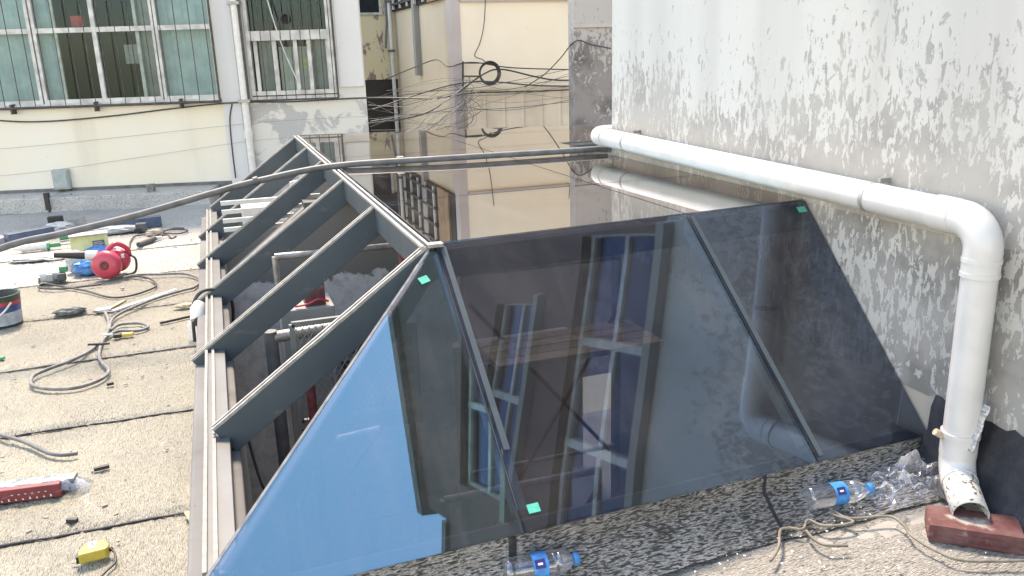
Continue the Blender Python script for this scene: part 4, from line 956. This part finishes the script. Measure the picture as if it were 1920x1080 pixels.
# carton
c = at(172, 478, DZ); cx = thing('carton', 'pale yellow carton with grey top flap and dark label', 'carton', c)
M = Matrix.Translation(c) @ Matrix.Rotation(math.radians(10), 4, 'Z') @ Matrix.Rotation(math.radians(-14), 4, 'X')
MB().box((-0.135, 0, 0), (0.135, 0.10, 0.155), M).build('box', 'carton_yellow', cx, 0.004)
MB().box((-0.139, -0.006, 0.157), (0.139, 0.15, 0.163), M @ Matrix.Rotation(math.radians(12), 4, 'X')).build('flap', 'carton_grey', cx)
lb2 = MB().box((0.02, -0.003, 0.045), (0.105, -0.0005, 0.108), M).build('label', 'print_dark', cx)
for k in range(4): MB().box((0.026, -0.0045, 0.053 + 0.013*k), (0.098 - 0.01*(k % 2), -0.0032, 0.058 + 0.013*k), M).build('print_line', 'carton_grey', lb2)
# caulking gun
c = at(75, 462, DZ); cg2 = thing('caulking_gun', 'white sealant cartridge in a green caulking gun', 'caulking gun', c)
a = at(40, 466, DZ + 0.03); b = at(88, 461, DZ + 0.03)
MB().tube([a, b], 0.030, 14).build('cartridge', 'white_plastic', cg2); d = (b-a).normalized()
MB().tube([a - d*0.10, a - d*0.04, a], [0.004, 0.010, 0.022], 10).build('spout', 'white_plastic', cg2)
MB().tube([b, b + d*0.02], 0.036, 16).build('end_cap', 'green_plastic', cg2)
MB().tube([b + d*0.02, b + d*0.19], 0.007, 8).build('rod', 'steel', cg2)
MB().bar(b + d*0.02, b + d*0.10, 0.02, 0.03).build('trigger', 'green_plastic', cg2)
tag(MB().tube([at(112, 446, DZ + .02), at(133, 443, DZ + .02)], 0.022, 12).build('green_tube', 'green_plastic'), 'short green tube lying left of the yellow carton', 'tube')
# power tool
c = at(105, 528, DZ); pt = thing('angle_grinder', 'white and green power tool on its side below the white bag', 'power tool', c)
a = c + Vector((-0.09, 0, 0.04)); b = c + Vector((0.06, 0.03, 0.035))
MB().tube([a + Vector((-.01, 0, 0)), a, a.lerp(b, .5), b], [0.018, 0.036, 0.040, 0.030], 12).build('body', 'bag_white', pt)
MB().box(c + Vector((-0.045, -0.05, 0.015)), c + Vector((-0.005, -0.03, 0.065))).build('grip_panel', 'box_grey', pt, 0.004)
MB().box(c + Vector((0.02, -0.04, 0.01)), c + Vector((0.07, 0.0, 0.06))).build('battery', 'print_dark', pt, 0.004)
MB().box(c + Vector((0.03, 0.0, 0.06)), c + Vector((0.08, 0.05, 0.10))).build('cap', 'green_plastic', pt, 0.004)
MB().tube([c + Vector((-0.10, -0.02, 0.004)), c + Vector((-0.09, -0.03, 0.05))], 0.008, 8).build('guard', 'steel', pt)
# paint pail
c = at(8, 604, DZ); pl = thing('paint_pail', 'blue and grey paint pail with red band and pale handle', 'pail', c)
M = Matrix.Translation(c)
MB().lathe([(0.098, 0.0), (0.101, 0.075)], M, 28, True, False).build('lower_band', 'pail_grey', pl)
MB().lathe([(0.101, 0.0755), (0.1045, 0.115)], M, 28, True, False).build('blue_band', 'pail_blue', pl)
MB().lathe([(0.1045, 0.1155), (0.106, 0.138)], M, 28, True, False).build('red_band', 'pail_red', pl)
MB().lathe([(0.106, 0.1385), (0.107, 0.165), (0.111, 0.167), (0.111, 0.174), (0.104, 0.174), (0.102, 0.10), (0.098, 0.03)], M, 28, True, False).build('rim', 'pail_inside', pl)
MB().lathe([(0.001, 0.03), (0.098, 0.03)], M, 28, True, False).build('paint', 'pail_inside', pl)
MB().tube(smooth_path([c + Vector((-0.09, -0.06, 0.15)), c + Vector((-0.04, -0.115, 0.05)), c + Vector((0.03, -0.11, 0.085)), c + Vector((0.075, -0.085, 0.135))], 6), 0.006, 8).build('handle', 'white_plastic', pl)
tag(MB().tube([c + Vector((-0.03, 0.03, 0.05)), c + Vector((-0.045, 0.05, 0.33))], 0.013, 10).build('red_stick', 'blower_red'), 'red stick standing in the paint pail', 'stick')
# bundle of aluminium trims and a red spirit level
a = at(-90, 955, DZ); b = at(118, 928, DZ); d = (b-a).normalized(); side = Vector((-d.y, d.x, 0))
lv = thing('spirit_level', 'dark red spirit level with white print at the near edge of the aluminium trims', 'spirit level', b)
M = frame(a + Vector((0, 0, 0.0)), d, side)
lvb = MB().bar(a + Vector((0, 0, .026)), b + Vector((0, 0, .026)), 0.026, 0.05).build('bar', 'level_red', lv, 0.003)
for k in range(8):
    p = b - d*(0.035 + 0.022*k) - side*0.0137; h_ = 0.006 if k % 3 else 0.009
    MB().hexa([p + Vector((0, 0, .008)), p + d*0.006 + Vector((0, 0, .008)), p + d*0.006 - side*0.0008 + Vector((0, 0, .008)), p - side*0.0008 + Vector((0, 0, .008)),
               p + Vector((0, 0, .008 + h_)), p + d*0.004 + Vector((0, 0, .008 + h_)), p + d*0.004 - side*0.0008 + Vector((0, 0, .008 + h_)), p - side*0.0008 + Vector((0, 0, .008 + h_))]).build('print_mark', 'print_white', lvb)
for k in range(6):
    p = b - d*(0.05 + 0.021*k) - side*0.0137 + Vector((0, 0, 0.028))
    MB().hexa([p, p + d*0.006, p + d*0.006 - side*0.0008, p - side*0.0008] + [v + Vector((0, 0, 0.003)) for v in (p, p + d*0.006, p + d*0.006 - side*0.0008, p - side*0.0008)]).build('print_mark', 'print_white', lvb)
for k, (off, zz, w_, h_, e_, what) in enumerate(((0.035, 0.014, 0.03, 0.028, 0.03, 'nearest'), (0.070, 0.012, 0.034, 0.022, 0.045, 'second'), (0.107, 0.010, 0.032, 0.018, 0.02, 'third'), (0.052, 0.038, 0.05, 0.014, 0.055, 'uppermost'))):
    p0 = a + side*off + Vector((0, 0, zz)); p1 = b + side*off + d*(e_ - 0.02) + Vector((0, 0, zz))
    tag(MB().bar(p0, p1, w_, h_).build('aluminium_trim', 'aluminium', None, 0.002), f'{what} pale aluminium trim bar in the bundle beside the red level', 'metal trim', 'aluminium trims in the bundle')
P = np.array([[b + d*(-0.25 + 0.33*i/14) + side*(-0.015 + 0.15*j/10) + Vector((0, 0, 0.05 - 0.045*abs(j/10-.4)**1.5*2 + 0.006*math.sin(i*1.7 + j*1.1) - max(0, (i-11)/3)*0.04)) for j in range(11)] for i in range(15)])
tag(grid_mesh(P, 'plastic_film', 'film'), 'clear film wrapped over the end of the aluminium trims', 'film')
# tape measure
c = at(178, 1052, DZ); tm = thing('tape_measure', 'yellow tape measure with white label and black strap', 'tape measure', c)
M = Matrix.Translation(c + Vector((-0.042, -0.006, 0.0))) @ Matrix.Rotation(math.radians(6), 4, 'Z')
prof = [(0, 0), (0.075, 0), (0.083, 0.008), (0.086, 0.025), (0.080, 0.045), (0.063, 0.060), (0.035, 0.064), (0.014, 0.052), (0.003, 0.03)]
MB().prism(prof, M, 0.034).build('case', 'tape_yellow', tm, 0.005, 3)
MB().box((0.030, 0.022, 0.034), (0.052, 0.058, 0.0355), M).build('label', 'print_white', tm)
MB().box((0.039, 0.036, 0.0355), (0.044, 0.050, 0.0362), M).build('print_mark', 'print_dark', tm)
MB().box((-0.006, 0.002, 0.004), (0.001, 0.026, 0.026), M).build('tape_hook', 'black', tm)
MB().tube(smooth_path([M @ Vector((0.086, 0.02, 0.02)), M @ Vector((0.098, 0.0, 0.012)), M @ Vector((0.098, -0.04, 0.003)), M @ Vector((0.075, -0.075, 0.003)), M @ Vector((0.06, -0.10, 0.003))], 6), 0.0035, 6).build('strap', 'black', tm)
MB().tube([M @ Vector((0.084, 0.022, 0.012)), M @ Vector((0.092, 0.017, 0.018))], 0.006, 8).build('strap_knot', 'black', tm)
# black clips and bent trim
for (x, y, w_, an, lab) in ((191, 880, .052, 10, 'small black rubber block lying alone in the middle of the near deck'), (136, 979, .035, -20, 'small crumpled black clip right of the aluminium trims'), (207, 722, .03, 15, 'tiny black offcut under the big cable loop')):
    p = at(x, y, DZ); M = Matrix.Translation(p) @ Matrix.Rotation(math.radians(an), 4, 'Z')
    tag(MB().box((-w_/2, -.008, 0), (w_/2, .008, .014), M).build('rubber_block', 'black', None, 0.002), lab, 'rubber block')
tag(MB().tube(smooth_path(fpath([(-40, 805), (0, 815), (45, 828), (88, 848), (115, 853), (145, 850)], 0.008), 5), 0.008, 8).build('rubber_gasket', 'conduit'), 'bent grey rubber gasket strip at the left edge of the near deck', 'gasket')
# cables
cable('power_cable', fpath([(232, 520), (260, 515), (300, 514), (345, 513), (374, 523), (365, 538), (340, 545), (290, 560), (230, 585), (210, 600), (207, 618), (225, 608), (262, 606), (278, 613), (258, 620), (225, 620), (205, 628), (190, 640), (165, 660), (128, 678), (95, 690), (65, 703), (58, 715), (64, 724), (95, 729), (140, 727), (178, 716), (200, 703), (203, 692), (192, 680), (186, 668), (190, 645), (202, 622), (203, 600), (197, 585)], 0.009), 0.009, 'cable_grey', 'long grey power cable looping from the blower across the deck', n=7, k=7)
cable('power_cable', fpath([(190, 533), (165, 536), (120, 541), (85, 541), (72, 538), (82, 532), (110, 536), (160, 545), (205, 557), (240, 555), (275, 545), (293, 535), (280, 522), (250, 517)], 0.007), 0.007, 'cable', 'dark power cable looped in front of the red blower and power tool', n=7, k=7)
cable('power_cable', fpath([(190, 495), (220, 480), (240, 469), (245, 452), (255, 442), (280, 440)], 0.007), 0.007, 'cable', 'dark cable running from behind the blower to the plug')
cable('power_cable', fpath([(283, 437), (310, 432), (330, 430), (352, 432), (335, 438), (305, 436), (325, 428), (345, 428)], 0.007), 0.007, 'cable', 'knotted dark cable near the eaves at the far deck')
cable('white_wire', fpath([(38, 486), (65, 485), (100, 487), (130, 482), (150, 483)], 0.006), 0.006, 'wire_white', 'white wire lying left of the yellow carton')
# plug / extension block, pliers
c = at(267, 434, DZ); pg = thing('extension_socket', 'dark grey extension socket on the far deck', 'socket', c)
MB().box(c + Vector((-0.05, -0.03, 0)), c + Vector((0.04, 0.05, 0.075))).build('body', 'print_dark', pg, 0.008)
MB().box(c + Vector((-0.06, -0.035, 0)), c + Vector((0.0, -0.031, 0.03))).build('plug', 'black', pg)
c = at(275, 456, DZ); pk = thing('heat_gun', 'dark hand tool with pale nozzle on the far deck', 'hand tool', c)
a = at(260, 459, DZ + .02); b = at(290, 447, DZ + .02)
MB().tube([a, b], 0.022, 10).build('handle', 'print_dark', pk); MB().tube([b, at(303, 445, DZ + .02)], [0.018, 0.012], 10).build('nozzle', 'white_plastic', pk)
MB().tube(smooth_path([b, at(312, 440, DZ + .02), at(322, 447, DZ), at(330, 443, DZ)], 4), 0.007, 6).build('cord', 'black', pk)
# blue steel box sections and boards near the ledge
def section(p0, p1, w_, h_, label, mat='blue_steel', name='steel_section', cat='steel section'):
    a = at(*p0, DZ + h_/2); b = at(*p1, DZ + h_/2)
    tag(MB().bar(a, b, w_, h_).build(name, mat, None, 0.003), label, cat)
section((212, 423), (302, 413), 0.09, 0.09, 'dark blue steel box section lying by the foil ledge right of the carton')
section((12, 449), (98, 433), 0.09, 0.09, 'dark blue steel box section lying by the foil ledge at the left edge')
section((-30, 460), (8, 447), 0.10, 0.05, 'pale board end at the far left edge of the deck', 'carton_grey', 'board', 'board')
c = at(138, 425, DZ); M = frame(c, (0.1, -0.7, 0.55), (1, 0.2, 0.25))
tag(MB().box((-0.12, -0.06, 0), (0.12, 0.07, 0.012), M).build('cardboard_sheet', 'cardboard'), 'grey-brown cardboard sheet leaning by the foil ledge', 'cardboard')
o = crumple('plastic_bag', at(112, 432, DZ) + Vector((0, 0, 0.03)), (0.13, 0.10, 0.045), 'bag_white', 21); tag(o, 'whitish plastic bag against the foil ledge by the cardboard', 'bag')
o = crumple('plastic_bag', at(225, 435, DZ) + Vector((0, 0, 0.025)), (0.20, 0.08, 0.035), 'bag_white', 23); tag(o, 'flattened white plastic bag right of the yellow carton', 'bag')
o = crumple('plastic_bag', at(75, 486, DZ) + Vector((0, 0.03, 0.01)), (0.22, 0.10, 0.02), 'bag_white', 25); tag(o, 'flat white plastic sheet crumpled in front of the caulking gun', 'bag')
tag(MB().box(at(104, 424, DZ) + Vector((-.06, 0, 0)), at(104, 424, DZ) + Vector((.07, .06, .09))).build('black_block', 'black', None, 0.01), 'black block against the foil ledge', 'block')
o = crumple('paper_scrap', at(290, 440, DZ) + Vector((0, 0, 0.02)), (0.07, 0.05, 0.03), 'tan_scrap', 31); tag(o, 'brown paper scrap beside the dark extension socket', 'paper')
o = crumple('paper_scrap', at(345, 575, DZ) + Vector((0, 0, 0.008)), (0.06, 0.03, 0.012), 'tan_scrap', 33); tag(o, 'tan paper scrap on the deck near the rafter tails', 'paper')
o = crumple('cloth_rag', at(130, 590, DZ) + Vector((0, 0.02, 0.014)), (0.085, 0.035, 0.022), 'rag', 35, 3, .5); tag(o, 'crumpled dark grey rag right of the paint pail', 'rag')
# strips and offcuts
def strip(p0, p1, w_, h_, mat, label, cat='strip', lift=0.0):
    a = at(*p0, DZ + h_/2 + lift); b = at(*p1, DZ + h_/2 + lift)
    tag(MB().bar(a, b, w_, h_).build('offcut_strip', mat), label, cat, 'offcut strips on the deck')
strip((212, 583), (330, 543), 0.028, 0.010, 'white_plastic', 'long white plastic strip slanting across the middle deck')
strip((203, 580), (234, 563), 0.022, 0.008, 'wood', 'short cream strip beside the long white strip')
strip((180, 582), (208, 578), 0.05, 0.012, 'white_plastic', 'stubby white offcut at the left end of the long white strip')
strip((176, 584), (212, 586), 0.014, 0.012, 'cable_grey', 'thin grey offcut below the stubby white offcut')
strip((165, 646), (205, 644), 0.010, 0.010, 'black', 'thin black rod lying across the cable below the knife', lift=0.018)
strip((300, 606), (357, 593), 0.012, 0.012, 'black', 'slim dark rod pointing at the white elbow by the rafters')
strip((192, 628), (212, 627), 0.008, 0.008, 'white_plastic', 'thin white stick left of the yellow knife', lift=0.018)
strip((350, 960), (366, 985), 0.018, 0.006, 'wood', 'cream splinter of wood by the skylight kerb')
strip((-5, 672), (8, 671), 0.02, 0.012, 'green_plastic', 'green strip end at the left edge of the deck')
strip((120, 505), (132, 503), 0.02, 0.015, 'black', 'short black stub left of the white bag')
# knife
a = at(213, 630, DZ + .014); b = at(250, 626, DZ + .014); kn = thing('utility_knife', 'yellow and black utility knife on the middle deck', 'knife', a)
m = a.lerp(b, 0.42); MB().bar(a, m, 0.030, 0.022).build('grip', 'black', kn, 0.004); MB().bar(m, b, 0.026, 0.020).build('body', 'tool_yellow', kn, 0.004)
# white elbow with film by the third rafter
c = at(372, 625, DZ); we = thing('pipe_elbow', 'white pipe elbow with dark mouth leaning on the rafter tail', 'pipe elbow', c)
a = at_y(372, 578, 7.0); b = at_y(373, 600, 6.95)
MB().tube([a + Vector((0.01, 0.02, 0.02)), a, b], [0.028, 0.040, 0.042], 16).build('shell', 'white_plastic', we)
dv = (cam.location - b).normalized(); MB().lathe([(0.0005, 0), (0.026, 0)], frame(b + dv*0.0425 + Vector((0, 0, -0.01)), dv), 16, True, False).build('mouth', 'black', we)
o = crumple('film_bag', at(371, 625, 0.05) + Vector((0, 0.0, 0.02)), (0.045, 0.03, 0.07), 'film', 41, 3, .5); tag(o, 'little bluish film bag hanging below the white pipe elbow', 'bag')
# loose chips and crumbs
ch = MB()
for i in range(75):
    x = random.uniform(0, 362); y = random.choice([random.uniform(440, 720), random.uniform(560, 1060)])
    p = at(x, y, DZ); s_ = random.uniform(0.003, 0.009)*(1 if random.random() < .9 else 1.8)
    ch.box((-s_, -s_*.5, 0), (s_, s_*.5, s_*.5), Matrix.Translation(p) @ Matrix.Rotation(random.uniform(0, 3.1), 4, 'Z'))
o = tag(ch.build('debris_chips', 'cardboard'), 'scattered small dark chips and crumbs over the left deck', 'debris'); stuff(o)

# ------------------------------------------------------------------ things in front of the skylight, right
def bottle(base, tip, label, r=0.033, sink=0.0):
    a = Vector(base); b = Vector(tip); d = (b-a).normalized(); L_ = (b-a).length
    t = thing('water_bottle', label, 'bottle', a, 'empty water bottles'); M = frame(a, d, (0, 0, 1))
    pr = [(r*0.55, 0.004), (r*0.9, 0.0), (r, 0.012)]
    for k in range(14):
        z = 0.02 + k*(L_*0.62/14); pr.append((r*(1.0 - 0.045*(k % 2)), z))
    pr += [(r, L_*0.66), (r*0.93, L_*0.74), (r*0.7, L_*0.84), (r*0.42, L_*0.90), (r*0.40, L_*0.93)]
    bd = MB().lathe(pr, M, 22, True, True).build('body', 'clear_pet', t)
    MB().lathe([(r*1.015, L_*0.35), (r*1.02, L_*0.37), (r*1.02, L_*0.53), (r*1.015, L_*0.55)], M, 22, True, False).build('label', 'bottle_label', t)
    MB().lathe([(r*0.50, L_*0.925), (r*0.50, L_*0.995), (r*0.42, L_)], M, 18, True, True).build('cap', 'bottle_cap', t)
    tl = [v for v in t.children if v.name.startswith('label')][0]
    dv = Vector((0, -0.75, 0.65)); x_ = (dv - d*dv.dot(d)).normalized()
    Mp = frame(a + d*L_*0.44 + x_*(r*1.03), x_, d)
    MB().box((-0.014, -0.012, -0.001), (0.014, 0.012, 0.0006), Mp).build('label_badge', 'label_navy', tl)
    MB().box((-0.007, -0.003, 0.0006), (0.007, 0.003, 0.0012), Mp).build('badge_mark', 'print_white', tl)
bottle(at(944, 1073, 0.110), at(1085, 1047, 0.104), 'empty clear water bottle with blue label at the bottom edge below the front glazing', 0.036)
bottle(at(1512, 934, 0.064), at(1634, 915, 0.056), 'empty clear water bottle with blue cap lying by the kerb left of the downpipe', 0.036)
c = at(1830, 1005, 0.0); bk = thing('red_brick', 'worn red brick supporting the downpipe outlet', 'brick', c)
bm = bmesh.new(); bmesh.ops.create_cube(bm, size=1.0); bmesh.ops.subdivide_edges(bm, edges=bm.edges, cuts=7, use_grid_fill=True)
Mb = Matrix.Translation(Vector((3.25*S, 2.64*S, 0.026))) @ Matrix.Rotation(math.radians(-40), 4, 'Z')
rr = random.Random(4)
for v in bm.verts:
    e = sum(1 for q_ in v.co if abs(q_) > 0.499)
    k = 1.0 - (0.018 if e == 2 else 0.045 if e == 3 else 0)
    v.co = Mb @ Vector((v.co.x*0.255*k + rr.uniform(-.0015, .0015), v.co.y*0.125*k + rr.uniform(-.0015, .0015), v.co.z*0.058*k + rr.uniform(-.0008, .0008)))
me = bpy.data.meshes.new('body'); bm.to_mesh(me); bm.free(); o = bpy.data.objects.new('body', me); col.objects.link(o); me.materials.append(MAT['brick_red']); adopt(o, bk)
# clear film behind the outlet
def film(cx, cy, w_, d_, h_, seed, label):
    P = np.zeros((34, 26, 3)); c = at(cx, cy, 0.02)
    for i in range(34):
        for j in range(26):
            u = i/33 - .5; v = j/25 - .5
            hh = vnoise(np.array([[u*6 + seed]]), np.array([[v*6]]), seed)[0, 0]; h2 = vnoise(np.array([[u*17]]), np.array([[v*17 + seed]]), seed + 3)[0, 0]
            edge = max(0, 1 - (2*abs(u))**4)*max(0, 1 - (2*abs(v))**4)
            P[i, j] = c + Vector((u*w_*(1 + .25*hh), v*d_*(1 + .3*h2), 0.006 + h_*edge*(0.15 + abs(hh - .5)*1.6 + .5*abs(h2 - .5))))
    o = grid_mesh(P, 'plastic_film', 'film', smooth=False); tag(o, label, 'film')
film(1700, 915, 0.30, 0.17, 0.10, 11, 'crumpled clear plastic film left of the downpipe outlet')
film(1868, 905, 0.22, 0.20, 0.10, 17, 'crumpled clear plastic film right of the downpipe outlet')
# strapping band
cable('strapping_band', fpath([(1445, 1052), (1460, 1025), (1463, 995), (1480, 990), (1505, 992), (1515, 975), (1540, 985), (1575, 985), (1600, 978), (1570, 968), (1555, 962)], 0.004), 0.005, 'strap', 'tan strapping band curled on the membrane, left part', 'strap', None, 5)
cable('strapping_band', fpath([(1512, 995), (1525, 1010), (1548, 1022), (1590, 1023)], 0.004), 0.005, 'strap', 'short tan strapping piece below the curled band', 'strap', None, 5)
cable('strapping_band', fpath([(1565, 960), (1585, 970), (1610, 972), (1650, 968), (1675, 970), (1695, 985), (1710, 1005), (1750, 1030), (1800, 1050), (1880, 1052), (1930, 1050)], 0.004), 0.0045, 'strap', 'long tan strapping band running past the red brick', 'strap', None, 5)
# white paint flakes on the dark membrane
fl = MB()
for i in range(150):
    x = random.gauss(1450, 250); y = random.uniform(930, 1075)
    p = at(x, y, 0.014)
    if p.x > WX*S - 0.25 or p.y > 3.05*S: continue
    s_ = random.uniform(0.0015, 0.005); fl.box((-s_, -s_*.6, 0), (s_, s_*.6, .002), Matrix.Translation(p) @ Matrix.Rotation(random.uniform(0, 3), 4, 'Z'))
o = tag(fl.build('paint_flakes', 'print_white'), 'fallen white paint flakes scattered over the dark front membrane', 'debris'); stuff(o)
